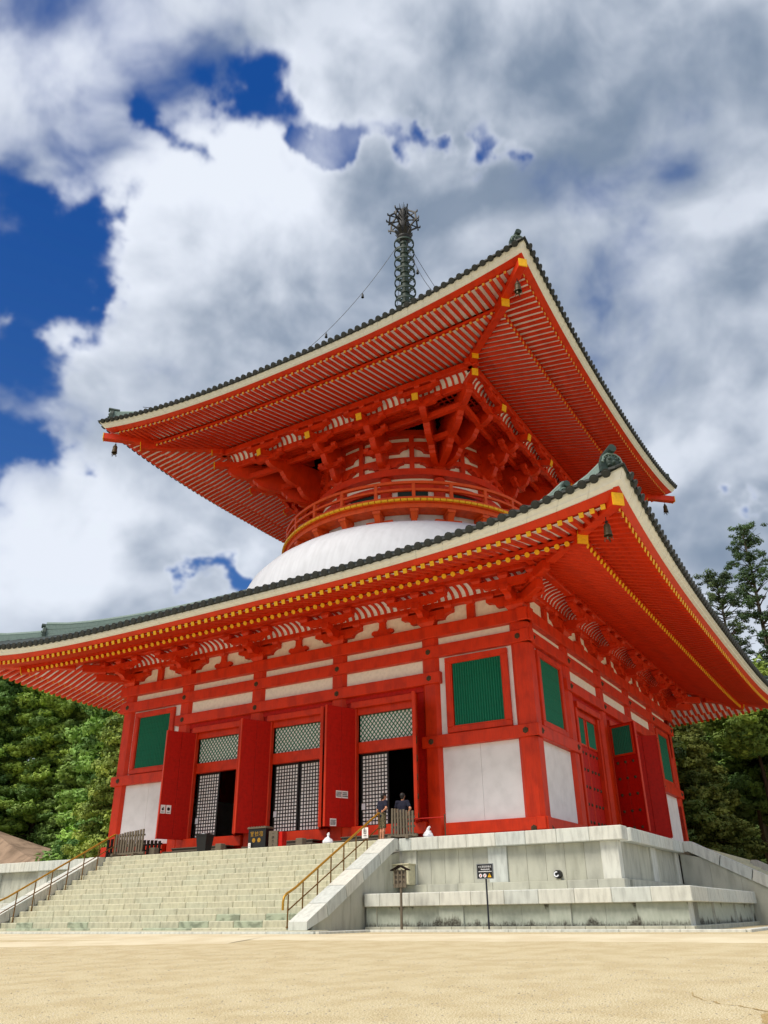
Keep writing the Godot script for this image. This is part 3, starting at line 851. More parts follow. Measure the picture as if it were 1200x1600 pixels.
		hb = MB.new(); hc = MB.new()
		h0 = Vector3(0, e.h1.y + 0.40, (e.h1.x - 2.0) * s2)
		h1 = Vector3(0, e.h2.y, e.h2.x * s2)
		hb.bar(h0, h1, 0.40, 0.44, Vector3.UP, 0.02)
		hc.bar(h1, h1 + (h1 - h0).normalized() * 0.05, 0.42, 0.46)
		hm = hb.mesh()
		hc.mesh(hm)
		part("hip_rafter", hm, [M.red, M.yellow], pagoda, dg)
		hip_ridge(e, dg, R)

func hip_ridge(e: Dictionary, dg: Transform3D, R: Callable) -> void:
	var s2 := sqrt(2.0)
	var n := Node3D.new()
	used["h"] = used.get("h", 0) + 1
	n.name = "hip_ridge" if used["h"] == 1 else "hip_ridge_%03d" % (used["h"] - 1)
	pagoda.add_child(n, true)
	n.transform = dg
	var E: float = e.E
	var at := func(d: float) -> Vector3:
		var q: Vector3 = R.call(1.0, clampf((E + 0.08 - d) / (E + 0.08 - e.top), 0.0, 1.0))
		return Vector3(0, q.y, d * s2)
	# lower ridge ends near the corner, the higher main ridge stops short of it
	for r in [[e.k0, e.top, 0.28, 0.40], [e.k1, e.top + 0.02, 0.28, 0.62]]:
		if r[0] == e.k1 and e.k1 < 0: continue
		var b := MB.new()
		var cap := MB.new()
		var m := 10
		for j in m:
			var d0: float = lerpf(r[0], r[1], float(j) / m)
			var d1: float = lerpf(r[0], r[1], float(j + 1) / m)
			var up0: float = 0.28 * exp(-(r[0] - d0) / 0.9)
			var up1: float = 0.28 * exp(-(r[0] - d1) / 0.9)
			var a: Vector3 = at.call(d0)
			var c: Vector3 = at.call(d1)
			var w: float = r[2]
			for lay in 3:
				var y0 := float(lay) / 3.0
				var y1 := float(lay + 1) / 3.0 - 0.07
				var ww: float = w * (1.0 - 0.16 * lay)
				var pts := []
				for q in [[a, r[3] + up0], [c, r[3] + up1]]:
					var o: Vector3 = q[0]
					var hh: float = q[1]
					pts.append_array([o + Vector3(-ww, hh * y0 - 0.02, 0), o + Vector3(ww, hh * y0 - 0.02, 0), o + Vector3(ww, hh * y1, 0), o + Vector3(-ww, hh * y1, 0)])
				b.hexa(pts)
			cap.rod(a + Vector3(0, r[3] + up0 + 0.02, 0), c + Vector3(0, r[3] + up1 + 0.02, 0), 0.15, 0.15, 8)
		part("ridge_course", b.mesh(), M.patina, n)
		part("ridge_cap", cap.mesh(), M.patina, n)
		# ogre-face end tile: shouldered plate with a beaded rim and a round tile above it
		var o: Vector3 = at.call(r[0])
		var sc: float = 0.86 if r[0] == e.k0 else 0.76
		var tf := Transform3D(Basis.IDENTITY.scaled(Vector3.ONE * sc), o + Vector3(0, 0.02, 0.02))
		var plate := MB.new()
		var poly := PackedVector2Array()
		for q: Vector2 in [Vector2(-0.62, 0), Vector2(-0.50, 0.12), Vector2(-0.50, 0.5), Vector2(-0.40, 0.78), Vector2(-0.2, 0.92), Vector2(0.2, 0.92), Vector2(0.40, 0.78), Vector2(0.50, 0.5), Vector2(0.50, 0.12), Vector2(0.62, 0), Vector2(0.3, 0.05), Vector2(0, 0.22), Vector2(-0.3, 0.05)]: poly.append(q)
		plate.prism(poly, -0.12, 0.10, tf)
		part("end_tile", plate.mesh(), M.patina_dark, n)
		var face := SM.new()
		face.ball(tf * Vector3(0, 0.50, 0.10), Vector3(0.30, 0.30, 0.16) * sc, 12)
		face.ball(tf * Vector3(0, 0.42, 0.22), Vector3(0.10, 0.10, 0.12) * sc, 8)
		for s: float in [-1.0, 1.0]:
			face.ball(tf * Vector3(s * 0.15, 0.60, 0.20), Vector3(0.09, 0.08, 0.08) * sc, 8)
			face.ball(tf * Vector3(s * 0.17, 0.32, 0.17), Vector3(0.10, 0.07, 0.08) * sc, 8)
		part("ogre_face", face.mesh(), M.patina_dark, n)
		var rim := MB.new()
		for i in range(2, 7): rim.bar(tf * Vector3(poly[i].x * 0.9, poly[i].y * 0.95, 0.11), tf * Vector3(poly[i + 1].x * 0.9, poly[i + 1].y * 0.95, 0.11), 0.05, 0.07, Vector3.BACK)
		for i in 9:
			var a := PI * (i + 0.5) / 9.0
			rim.rod(tf * Vector3(0.40 * cos(a), 0.42 + 0.38 * sin(a), 0.10), tf * Vector3(0.40 * cos(a), 0.42 + 0.38 * sin(a), 0.15), 0.035 * sc, 0.02 * sc, 6)
		part("beaded_rim", rim.mesh(), M.patina, n)
		var tb := MB.new()
		tb.rod(tf * Vector3(0, 1.02, -0.5), tf * Vector3(0, 1.08, 0.30), 0.17 * sc, 0.18 * sc, 12)
		part("ridge_end_tile", tb.mesh(), M.patina_dark, n)

func upper_storey() -> void:
	# white dome
	var dome := SM.new()
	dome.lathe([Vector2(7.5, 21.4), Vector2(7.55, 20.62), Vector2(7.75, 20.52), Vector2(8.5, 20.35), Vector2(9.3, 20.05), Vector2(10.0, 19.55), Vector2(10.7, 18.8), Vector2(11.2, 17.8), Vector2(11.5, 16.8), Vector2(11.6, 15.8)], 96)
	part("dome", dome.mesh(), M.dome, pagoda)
	# round wall with columns, ties and plaster
	var w := SM.new()
	w.lathe([Vector2(6.2, 20.6), Vector2(6.2, 27.75)], 96)
	part("round_wall", w.mesh(), M.cream, pagoda)
	for r in [[6.05, 6.5, 21.7, 22.35], [6.05, 6.42, 23.55, 23.95], [6.1, 6.74, 24.46, 24.90], [6.05, 6.44, 25.50, 25.86], [6.05, 6.44, 26.60, 26.98], [6.05, 6.6, 27.35, 27.75]]:
		var b := MB.new()
		b.arc(r[0], r[1], r[2], r[3], 0, TAU, 72)
		part("tie_ring", b.mesh(), M.red, pagoda)
	var win := MB.new()
	var post := MB.new()
	for k in 12:
		var a := deg_to_rad(15.0 + 30.0 * k)
		var c := SM.new()
		c.lathe([Vector2(0.36, 21.7), Vector2(0.36, 24.38)], 14, Transform3D(Basis.IDENTITY, Vector3(6.3 * cos(a), 0, 6.3 * sin(a))))
		part("column", c.mesh(), M.red, pagoda)
		win = MB.new()
		win.arc(6.19, 6.26, 22.36, 23.54, a + deg_to_rad(6.5), a + deg_to_rad(23.5), 8)
		part("window", win.mesh(), M.green_dark, pagoda)
		post = MB.new()
		var s := Basis(Vector3.UP, PI / 2 - (a + deg_to_rad(15.0)))
		post.box(Vector3(0, 26.2, 0) + s * Vector3(0, 0, 6.28), Vector3(0.30, 2.5, 0.3), s)
		part("strut", post.mesh(), M.red, pagoda)
	# balcony
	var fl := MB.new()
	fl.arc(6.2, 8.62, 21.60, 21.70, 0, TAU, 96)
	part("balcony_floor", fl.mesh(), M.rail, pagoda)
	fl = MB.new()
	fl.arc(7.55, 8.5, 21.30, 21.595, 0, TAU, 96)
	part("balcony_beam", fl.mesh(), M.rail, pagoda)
	var tooth := MB.new()
	tooth.box(Vector3(8.62, 21.72, 0), Vector3(0.24, 0.14, 0.335), Basis.IDENTITY, 0.01)
	var tm := tooth.mesh()
	for k in 144: part("floor_board_end", tm, M.yellow, pagoda, Transform3D(Basis(Vector3.UP, TAU * (k + 0.5) / 144.0), Vector3.ZERO))
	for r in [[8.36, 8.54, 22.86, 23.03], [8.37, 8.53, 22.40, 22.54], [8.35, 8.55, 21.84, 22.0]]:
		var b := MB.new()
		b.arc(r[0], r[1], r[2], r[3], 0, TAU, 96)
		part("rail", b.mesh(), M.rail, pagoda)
	var pm := MB.new()
	pm.box(Vector3(8.45, 22.40, 0), Vector3(0.2, 0.98, 0.2), Basis.IDENTITY, 0.015)
	var pmm := pm.mesh()
	var cb := MB.new()
	cb.hexa([Vector3(7.5, 20.5, -0.14), Vector3(8.0, 20.5, -0.14), Vector3(8.0, 20.5, 0.14), Vector3(7.5, 20.5, 0.14), Vector3(7.5, 21.08, -0.2), Vector3(8.42, 21.08, -0.2), Vector3(8.42, 21.08, 0.2), Vector3(7.5, 21.08, 0.2)])
	cb.box(Vector3(7.98, 21.19, 0), Vector3(0.98, 0.2, 0.5), Basis.IDENTITY, 0.02)
	cb.box(Vector3(7.9, 20.56, 0), Vector3(0.4, 0.12, 0.5), Basis.IDENTITY, 0.02)
	var cbm := cb.mesh()
	var db := MB.new()
	db.prism(arm_poly(0.80, 20.46, 20.90), 7.55, 7.82, Transform3D(Basis(Vector3.UP, PI / 2), Vector3.ZERO))
	var dbm := db.mesh()
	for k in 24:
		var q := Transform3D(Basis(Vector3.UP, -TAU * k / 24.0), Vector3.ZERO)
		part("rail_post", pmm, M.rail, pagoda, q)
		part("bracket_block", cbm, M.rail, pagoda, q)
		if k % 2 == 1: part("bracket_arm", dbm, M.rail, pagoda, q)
	# bracket complexes that carry the eaves: stepped arms with cusped undersides
	for k in 4:
		for a: float in [45.0, 75.0, 105.0]:
			upper_bracket(k, a)
		var t := side(k)
		beam(t, "inner_purlin", -8.75, 8.75, 27.20, 27.52, 8.45, 8.72)
		beam(t, "eave_purlin", -9.6, 9.6, 28.06, 28.46, 8.98, 9.30)
		beam(t, "wall_beam", -7.2, 7.2, 27.02, 27.34, 7.25, 7.5)
		rib_panel(t, 8.8, 8.60, 27.53, 9.02, 28.10, 0.40)
		var lat := MB.new()
		for i in 7: lat.bb(-8.3, 8.3, 27.53, 27.61, 6.28 + i * 0.36, 6.53 + i * 0.36)
		for i in 46: lat.bb(-8.3 + i * 0.362, -8.06 + i * 0.362, 27.56, 27.64, 6.2, 8.46)
		part("ceiling_lattice", lat.mesh(), M.red, pagoda, t)
		var ce := MB.new()
		ce.quad(Vector3(-6.2, 27.68, 6.2), Vector3(6.2, 27.68, 6.2), Vector3(8.5, 27.68, 8.5), Vector3(-8.5, 27.68, 8.5))
		part("ceiling_board", ce.mesh(), M.white, pagoda, t)

func cusp_poly(n: float) -> PackedVector2Array:      # side view of a stepped arm, wall at x = 0, tip at x = n
	var p := PackedVector2Array()
	var top := [Vector2(n + 0.1, 27.20), Vector2(n * 0.45, 27.50), Vector2(-0.2, 27.50), Vector2(-0.2, 24.93), Vector2(0.42, 24.93)]
	for q: Vector2 in top: p.append(q)
	var at := [Vector2(0.42, 25.02), Vector2(n * 0.42, 25.72), Vector2(n * 0.73, 26.42), Vector2(n + 0.1, 27.0)]
	for i in 3:
		var a: Vector2 = at[i]
		var b: Vector2 = at[i + 1]
		var dx := b.x - a.x
		var dy := b.y - a.y
		# a step: a bold quarter-round out, then a short upright nick
		for j in 6:
			var f := j / 5.0
			p.append(Vector2(a.x + dx * (0.08 + 0.85 * sin(f * PI / 2)), a.y + dy * (0.06 + 0.64 * (1 - cos(f * PI / 2)))))
		p.append(Vector2(b.x, a.y + dy * 0.80))
	return p

func upper_bracket(k: int, deg: float) -> void:
	var t := side(k)
	var n := Node3D.new()
	var id: int = used.get("b", 0)
	used["b"] = id + 1
	n.name = "bracket_%03d" % id
	pagoda.add_child(n, true)
	n.transform = t
	var base := Vector3(6.2 * cos(deg_to_rad(deg)), 0, 6.2 * sin(deg_to_rad(deg)))
	var q := MB.new()
	var goals := []
	if deg == 45.0: goals = [[Vector3(5.75, 0, 8.75), 1], [Vector3(8.85, 0, 8.85), 2], [Vector3(8.75, 0, 5.75), 1]]
	elif deg == 75.0: goals = [[Vector3(1.9, 0, 8.75), 0]]
	else: goals = [[Vector3(-1.9, 0, 8.75), 0]]
	var facing := Basis(Vector3.UP, PI / 2 - deg_to_rad(deg))
	q = MB.new(); bearing_block(q, Vector3(base.x, 24.93, base.z) + facing * Vector3(0, 0, 0.12), 0.8, 0.36, facing); part("bearing_block", q.mesh(), M.red, n)
	for y: float in [25.14, 26.22]:
		q = MB.new()
		q.prism(arm_poly(1.16 if y < 26 else 1.42, y, y + 0.42), -0.05, 0.30, Transform3D(facing, Vector3(base.x, 0, base.z)))
		part("bracket_arm", q.mesh(), M.red, n)
	for g in goals:
		var goal: Vector3 = g[0]
		var dir := (goal - base).normalized()
		var L := goal.distance_to(base)
		var fb := Transform3D(Basis(dir, Vector3.UP, dir.cross(Vector3.UP)), base)
		q = MB.new()
		q.prism(cusp_poly(L), -0.19, 0.19, fb)
		part("stepped_arm", q.mesh(), M.red, n)
		# tail rafter with its yellow end
		var tail := MB.new()
		var cap := MB.new()
		var a := fb * Vector3(L * 0.2, 27.95, 0)
		var over := 0.85 if g[1] < 2 else 1.05
		var z := Vector3(goal.x, 0, goal.z) + (Vector3(0, 0, over) if g[1] == 0 or goal.z > goal.x + 1 else (Vector3(over, 0, 0) if goal.x > goal.z + 1 else Vector3(0.72, 0, 0.72)))
		z.y = 27.06 if g[1] < 2 else 27.30
		tail.bar(a, z, 0.34, 0.40, Vector3.UP, 0.015)
		cap.bar(z, z + (z - a).normalized() * 0.04, 0.36, 0.42)
		var m := tail.mesh()
		cap.mesh(m)
		part("tail_rafter", m, [M.red, M.yellow], n)
		if g[1] == 2: continue
		# arms across, one per step, with blocks on them
		var across := Basis.IDENTITY if goal.z >= goal.x else Basis(Vector3.UP, PI / 2)
		var st := [[0.44, 25.76, 0.95], [0.75, 26.44, 1.1], [1.0, 26.86, 1.30]]
		for s in st:
			var c := base.lerp(goal, s[0])
			if s[0] < 1.0 and g[1] == 1: continue
			q = MB.new()
			q.prism(arm_poly(s[2], s[1], s[1] + 0.33), -0.15, 0.15, Transform3D(across, c))
			part("bracket_arm", q.mesh(), M.red, n)
			for o: float in [-s[2] + 0.2, 0.0, s[2] - 0.2]:
				q = MB.new(); bearing_block(q, c + Vector3(0, s[1] + 0.33, 0) + across * Vector3(o, 0, 0), 0.36, 0.2, across); part("bearing_block", q.mesh(), M.red, n)
		q = MB.new()
		var e := goal + across * Vector3(0, 0, 0.42)
		q.prism(arm_poly(1.35, 27.52, 27.84), -0.15, 0.15, Transform3D(across, e))
		part("bracket_arm", q.mesh(), M.red, n)
		for o: float in [-1.1, 0.0, 1.1]:
			q = MB.new(); bearing_block(q, e + Vector3(0, 27.84, 0) + across * Vector3(o, 0, 0), 0.38, 0.22, across); part("bearing_block", q.mesh(), M.red, n)
	if deg == 45.0:
		var stub := MB.new()
		var gilt := MB.new()
		var s0 := Vector3(7.6, 28.62, 7.6)
		var s1 := Vector3(9.74, 28.30, 9.74)
		stub.bar(s0, s1, 0.36, 0.42, Vector3.UP, 0.015)
		gilt.bar(s1, s1 + (s1 - s0).normalized() * 0.04, 0.38, 0.44)
		var sm := stub.mesh()
		gilt.mesh(sm)
		part("tail_rafter", sm, [M.red, M.yellow], n)
		for f: float in [0.45, 0.8]:
			for s: float in [-1.0, 1.0]:
				q = MB.new()
				var c := base.lerp(Vector3(8.85, 0, 8.85), f)
				q.bar(c + Vector3(0, 25.4 + f * 1.55, 0), (base.lerp(Vector3(5.75, 0, 8.75) if s < 0 else Vector3(8.75, 0, 5.75), f)) + Vector3(0, 25.4 + f * 1.55, 0), 0.28, 0.34)
				part("bracket_arm", q.mesh(), M.red, n)

func finial() -> void:
	var f := Node3D.new()
	f.name = "finial"
	pagoda.add_child(f)
	var b := MB.new()
	b.box(Vector3(0, 39.3, 0), Vector3(2.6, 1.0, 2.6), Basis.IDENTITY, 0.05)
	b.box(Vector3(0, 39.95, 0), Vector3(2.9, 0.3, 2.9), Basis.IDENTITY, 0.05)
	part("base_box", b.mesh(), M.patina, f)
	var s := SM.new()
	s.lathe([Vector2(1.25, 40.1), Vector2(1.15, 40.6), Vector2(0.7, 41.0), Vector2(0.30, 41.1), Vector2(0.28, 50.4)], 20)
	part("shaft", s.mesh(), M.patina_dark, f)
	var ring := MB.new()
	ring.arc(0.76, 0.84, -0.075, 0.075, 0, TAU, 36)
	ring.arc(0.27, 0.35, -0.10, 0.10, 0, TAU, 20)
	for k in 6:
		var a := TAU * k / 6.0
		ring.bar(Vector3(cos(a) * 0.38, 0, sin(a) * 0.38), Vector3(cos(a) * 0.78, 0, sin(a) * 0.78), 0.05, 0.07)
	for k in 4:
		var a := TAU * k / 4.0
		ring.rod(Vector3(cos(a) * 0.80, -0.06, sin(a) * 0.80), Vector3(cos(a) * 0.80, -0.32, sin(a) * 0.80), 0.05, 0.06, 6)
	var rm := ring.mesh()
	for k in 9: part("ring", rm, M.patina_dark, f, Transform3D(Basis.IDENTITY.scaled(Vector3.ONE * (1.06 - 0.008 * k)), Vector3(0, 41.75 + 1.05 * k, 0)))
	s = SM.new()
	s.lathe([Vector2(0.30, 50.35), Vector2(0.62, 50.7), Vector2(0.50, 50.95), Vector2(0.28, 51.05), Vector2(0.34, 51.3), Vector2(0.52, 51.7), Vector2(0.56, 52.1), Vector2(0.42, 52.5), Vector2(0.36, 52.9), Vector2(0.46, 53.3), Vector2(0.40, 53.75), Vector2(0.30, 54.0), Vector2(0.02, 54.05)], 16)
	part("jewel_stem", s.mesh(), M.iron, f)
	for k in 8:
		var a := TAU * k / 8.0
		var o := Vector3(cos(a), 0, sin(a))
		var p := MB.new()
		p.bar(o * 0.35 + Vector3(0, 51.0, 0), o * 0.72 + Vector3(0, 51.5, 0), 0.30, 0.07)
		part("petal", p.mesh(), M.iron, f)
		if k % 2 == 0 or true:
			var A := o * 0.45 + Vector3(0, 51.75, 0)
			var B := o * 1.22 + Vector3(0, 52.35, 0)
			var Cc := o * 1.15 + Vector3(0, 53.15, 0)
			var D := o * 0.42 + Vector3(0, 53.85, 0)
			p = MB.new()
			p.bar(A, B, 0.10, 0.12); p.bar(B, Cc, 0.10, 0.12); p.bar(Cc, D, 0.10, 0.12)
			p.bar(B, B + o * 0.22 + Vector3(0, 0.04, 0), 0.09, 0.10); p.bar(B + o * 0.22, B + o * 0.24 + Vector3(0, 0.22, 0), 0.09, 0.09)
			p.bar(Cc, Cc + o * 0.18 + Vector3(0, 0.04, 0), 0.09, 0.10); p.bar(Cc + o * 0.18, Cc + o * 0.20 + Vector3(0, 0.2, 0), 0.09, 0.09)
			p.bar(B, Vector3(0, 52.75, 0), 0.07, 0.08); p.bar(Cc, Vector3(0, 53.0, 0), 0.07, 0.08)
			p.rod(B + o * 0.05 - Vector3(0, 0.3, 0), B + o * 0.05, 0.07, 0.03, 6)
			part("arm", p.mesh(), M.iron, f)
	var sp := MB.new()
	for k in 14:
		var a := TAU * k / 14.0
		var r := 0.40 if k % 2 == 0 else 0.22
		sp.rod(Vector3(cos(a) * r, 53.9, sin(a) * r), Vector3(cos(a) * r * 1.1, 54.55, sin(a) * r * 1.1), 0.035, 0.012, 5)
	part("crown_spikes", sp.mesh(), M.iron, f)
	# chains to the four roof corners, with their small bells
	for k in 4:
		var a := PI / 4 + k * PI / 2
		var P0 := Vector3(cos(a) * 0.7, 49.6, sin(a) * 0.7)
		var P1 := Vector3(cos(a) * 18.6, 31.2, sin(a) * 18.6)
		var n := Node3D.new()
		n.name = "chain" if k == 0 else "chain_%03d" % k
		pagoda.add_child(n, true)
		var line := MB.new()
		var pts := []
		for i in 33:
			var w := i / 32.0
			pts.append(P0.lerp(P1, w) - Vector3(0, 4.7 * 4 * w * (1 - w), 0))
		for i in 32: line.rod(pts[i], pts[i + 1], 0.02, 0.02, 5, false)
		part("links", line.mesh(), M.iron, n)
		for i: int in [5, 10, 17, 24]:
			var bell := SM.new()
			bell.lathe([Vector2(0.01, 0.0), Vector2(0.03, -0.12), Vector2(0.08, -0.2), Vector2(0.10, -0.45), Vector2(0.12, -0.50), Vector2(0.02, -0.48)], 10, Transform3D(Basis.IDENTITY, pts[i]))
			part("bell", bell.mesh(), M.iron, n)

func eave_bell(at: Vector3, label: String, sc: float) -> void:
	var t := thing("wind_bell", label, "bell", at, "wind bells under the eave corners")
	var b := MB.new()
	b.rod(Vector3(0, 0.25, 0), Vector3(0, 0.02, 0), 0.02 * sc, 0.02 * sc, 6)
	b.box(Vector3(0, 0.06, 0), Vector3(0.13, 0.05, 0.05) * sc)
	part("hook", b.mesh(), M.iron, t)
	var s := SM.new()
	s.lathe([Vector2(0.01, 0.02) * sc, Vector2(0.07, 0.0) * sc, Vector2(0.12, -0.06) * sc, Vector2(0.145, -0.25) * sc, Vector2(0.16, -0.48) * sc, Vector2(0.19, -0.56) * sc, Vector2(0.165, -0.56) * sc, Vector2(0.10, -0.1) * sc], 16)
	part("bell_body", s.mesh(), M.bronze, t)
	var band := MB.new()
	for y: float in [-0.16, -0.42]: band.arc(0.13 * sc, (0.165 if y < -0.2 else 0.15) * sc, (y - 0.015) * sc, (y + 0.015) * sc, 0, TAU, 16)
	part("band", band.mesh(), M.bronze, t)
	var c := MB.new()
	c.rod(Vector3(0, -0.3, 0) * sc, Vector3(0, -0.78, 0) * sc, 0.012 * sc, 0.012 * sc, 5)
	for k in 4:
		var o := Vector3(cos(k * PI / 2), 0, sin(k * PI / 2))
		c.bar(Vector3(0, -0.70, 0) * sc, (o * 0.16 + Vector3(0, -0.66, 0)) * sc, 0.05 * sc, 0.02 * sc)
		c.bar((o * 0.16 + Vector3(0, -0.66, 0)) * sc, (o * 0.17 + Vector3(0, -0.78, 0)) * sc, 0.05 * sc, 0.02 * sc)
	part("clapper", c.mesh(), M.bronze, t)

func build_pagoda() -> void:
	pagoda = thing("pagoda", "two-storeyed vermilion pagoda with white dome, green-tiled eaves and tall ringed finial", "pagoda")
	for k in 4: facade(k)
	# front doors: open leaves, lattice sliding doors behind them
	var f := side(0)
	door_bay(f, -4.955, 112.0, 129.0, 1, [[0.98, 1.15, 0.26, 0.40, 9], [1.28, 1.15, 0.24, 0.40, 8]])
	door_bay(f, 0.0, 113.0, 125.0, 3)
	door_bay(f, 4.955, 113.0, 119.0, 1, [[0.72, 1.18, 0.30, 0.30, 4], [0.40, 1.18, 0.30, 0.30, 3], [0.98, 0.02, 0.32, 0.30, 6]])
	var r := side(1)
	door_bay(r, -4.955, 0.0, 0.0, 0)
	door_bay(r, 0.0, 112.0, 112.0, 0)
	door_bay(r, 4.955, 0.0, 0.0, 0)
	# a dim hall behind the doors
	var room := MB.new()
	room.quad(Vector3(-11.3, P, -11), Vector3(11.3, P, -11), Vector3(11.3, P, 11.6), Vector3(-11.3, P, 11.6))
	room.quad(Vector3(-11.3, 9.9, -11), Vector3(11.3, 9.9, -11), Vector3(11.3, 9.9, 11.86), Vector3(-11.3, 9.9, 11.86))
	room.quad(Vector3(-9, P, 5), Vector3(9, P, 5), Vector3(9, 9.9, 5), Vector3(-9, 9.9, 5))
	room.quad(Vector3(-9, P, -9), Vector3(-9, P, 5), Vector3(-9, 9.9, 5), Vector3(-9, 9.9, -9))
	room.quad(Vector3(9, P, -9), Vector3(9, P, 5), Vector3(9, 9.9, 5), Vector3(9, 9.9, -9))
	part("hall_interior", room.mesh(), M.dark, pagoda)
	for k in 2: lower_brackets(k)
	eaves({"E": 18.40, "bow": 0.18, "cap": 1.0, "gilt": M.yellow, "pw": 4.0, "y": 12.74, "L": 1.18, "inner": 18.13, "inner_y": 12.655, "il": 0.74, "sd": 17.93, "sy": 12.40, "sl": 0.62, "fslope": 0.30, "rd": 16.2, "ry": 12.62, "rl": 0.30, "slope": 0.40, "wall": 11.9, "face": 0.10, "s0": 0.40, "s1": 0.53, "top": 7.5, "h1": Vector2(16.22, 12.90), "h2": Vector2(18.16, 13.10), "k0": 18.1, "k1": 15.6, "trim": 0.93})
	upper_storey()
	eaves({"E": 14.75, "bow": 0.20, "cap": 0.74, "gilt": M.yellow_veiled, "pw": 2.6, "y": 28.26, "L": 1.28, "inner": 14.48, "inner_y": 28.11, "il": 0.85, "sd": 14.2, "sy": 27.92, "sl": 0.80, "fslope": 0.20, "rd": 12.52, "ry": 27.84, "rl": 0.45, "slope": 0.24, "wall": 8.9, "face": 0.08, "s0": 0.50, "s1": 0.98, "top": 1.2, "h1": Vector2(12.98, 28.12), "h2": Vector2(14.66, 28.54), "k0": 14.45, "k1": -1.0, "trim": 1.0})
	finial()

# ---------------------------------------------------------------- stone terrace and stairs
func stone_at(a: Array) -> Material: return a[rng.randi() % a.size()]

func build_terrace() -> void:
	rng.seed = 501
	var o := thing("stone_terrace", "pale granite terrace of two stepped tiers with streaked slabs below the pagoda", "terrace")
	var g := 0.004
	for k in 4:
		var t := side(k)
		if k > 1:
			block("wall", -16.2, 16.2, 0.0, 2.92, 15.0, 15.9, M.stone[0], o, 0.0, t)
			block("lower_wall", -18.5, 18.5, 0.0, 1.09, 17.0, 18.3, M.stone[3], o, 0.0, t)
			continue
		for s: float in [-1.0, 1.0]:
			# upper coping
			var j := [8.06, 8.57, 9.67, 10.77, 11.86, 12.95, 14.04, 15.14, 16.2]
			for i in 8:
				var own: bool = i < 7 or (s > 0 and k == 0) or (s < 0 and k == 0) or (s > 0 and k == 1)
				if own: block("coping_stone", s * (j[i] + g), s * (j[i + 1] - (g if i < 7 else 0.0)), 2.51, P, 15.55, 16.2, stone_at(M.stone), o, 0.018, t)
			# slabs and pilasters of the upper wall
			var w := [8.06, 8.64, 9.2, 9.75, 10.3, 10.85, 11.45, 12.14, 12.83, 13.49, 14.15, 14.82, 15.38, 15.96]
			for i in 13:
				var proud: bool = i == 0 or i == 6 or i == 12
				if i == 12 and k == 1 and s < 0: continue
				block("pilaster" if proud else "wall_slab", s * (w[i] + 0.003), s * (w[i + 1] - 0.003), 1.40, 2.508, 15.6, 15.97 if proud else 15.90, stone_at(M.stone if proud else M.wall_stone), o, 0.008, t)
			var f := [8.06, 9.1, 10.3, 11.6, 12.9, 14.2, 15.2, 16.06]
			for i in 7:
				if i == 6 and k == 1 and s < 0: continue
				block("base_course", s * (f[i] + 0.003), s * (f[i + 1] - 0.003), 1.08, 1.398, 15.5, 16.06, stone_at(M.wall_stone), o, 0.012, t)
			# lower tier
			var c := [8.06, 8.66, 9.77, 10.87, 11.95, 13.06, 14.15, 15.25, 16.34, 17.45, 18.54]
			for i in 10:
				if i == 9 and k == 1 and s < 0: continue
				block("coping_stone", s * (c[i] + g), s * (c[i + 1] - (g if i < 9 else 0.0)), 0.70, 1.09, 17.6, 18.5 if i < 9 else 18.54, stone_at(M.stone), o, 0.018, t)
			var q := [8.06, 8.45, 9.6, 10.75, 11.6, 12.55, 13.5, 14.4, 15.05, 16.05, 16.95, 18.36]
			for i in 11:
				var proud: bool = i == 0 or i == 3 or i == 7 or i == 10
				if i == 10 and k == 1 and s < 0: continue
				var d := 18.36 if proud else 18.29
				block("wall_core", s * (q[i] + 0.003), s * (q[i + 1] - 0.003), 0.12, 0.698, 17.8, d - 0.004, stone_at(M.stone), o, 0.0, t)
				var b := MB.new()
				var x0: float = s * q[i] + 0.004 * s
				var x1: float = s * q[i + 1] - 0.004 * s
				var off := k * 37.3 + (3.1 if s > 0 else 11.7)
				var u0 := (x0 + off) / 9.0
				var u1 := (x1 + off) / 9.0
				b.quad_uv(Vector3(x0, 0.125, d), Vector3(x1, 0.125, d), Vector3(x1, 0.694, d), Vector3(x0, 0.694, d), Vector2(u0, 1), Vector2(u1, 1), Vector2(u1, 0.25 if proud else 0.0), Vector2(u0, 0.25 if proud else 0.0))
				part("wall_slab", b.mesh(), M.damp, o, t)
			var x := 8.06
			while x < 18.4:
				var e := minf(x + rng.randf_range(0.42, 0.62), 18.46)
				if 18.46 - e < 0.2: e = 18.46
				if not (e > 18.4 and k == 1 and s < 0): block("plinth_stone", s * (x + g), s * (e - g), -0.1, 0.12, 17.9, 18.46, stone_at(M.wall_stone), o, 0.01, t)
				x = e
	var fill := MB.new()
	fill.bb(-15.56, 15.56, 1.0, P - 0.012, -15.56, 15.56)
	part("paving", fill.mesh(), M.stone[0], o)
	fill = MB.new()
	fill.bb(-17.62, 17.62, 0.0, 1.075, -17.62, 17.62)
	part("tier_paving", fill.mesh(), M.stone[3], o)
	for k in 2: staircase(k)

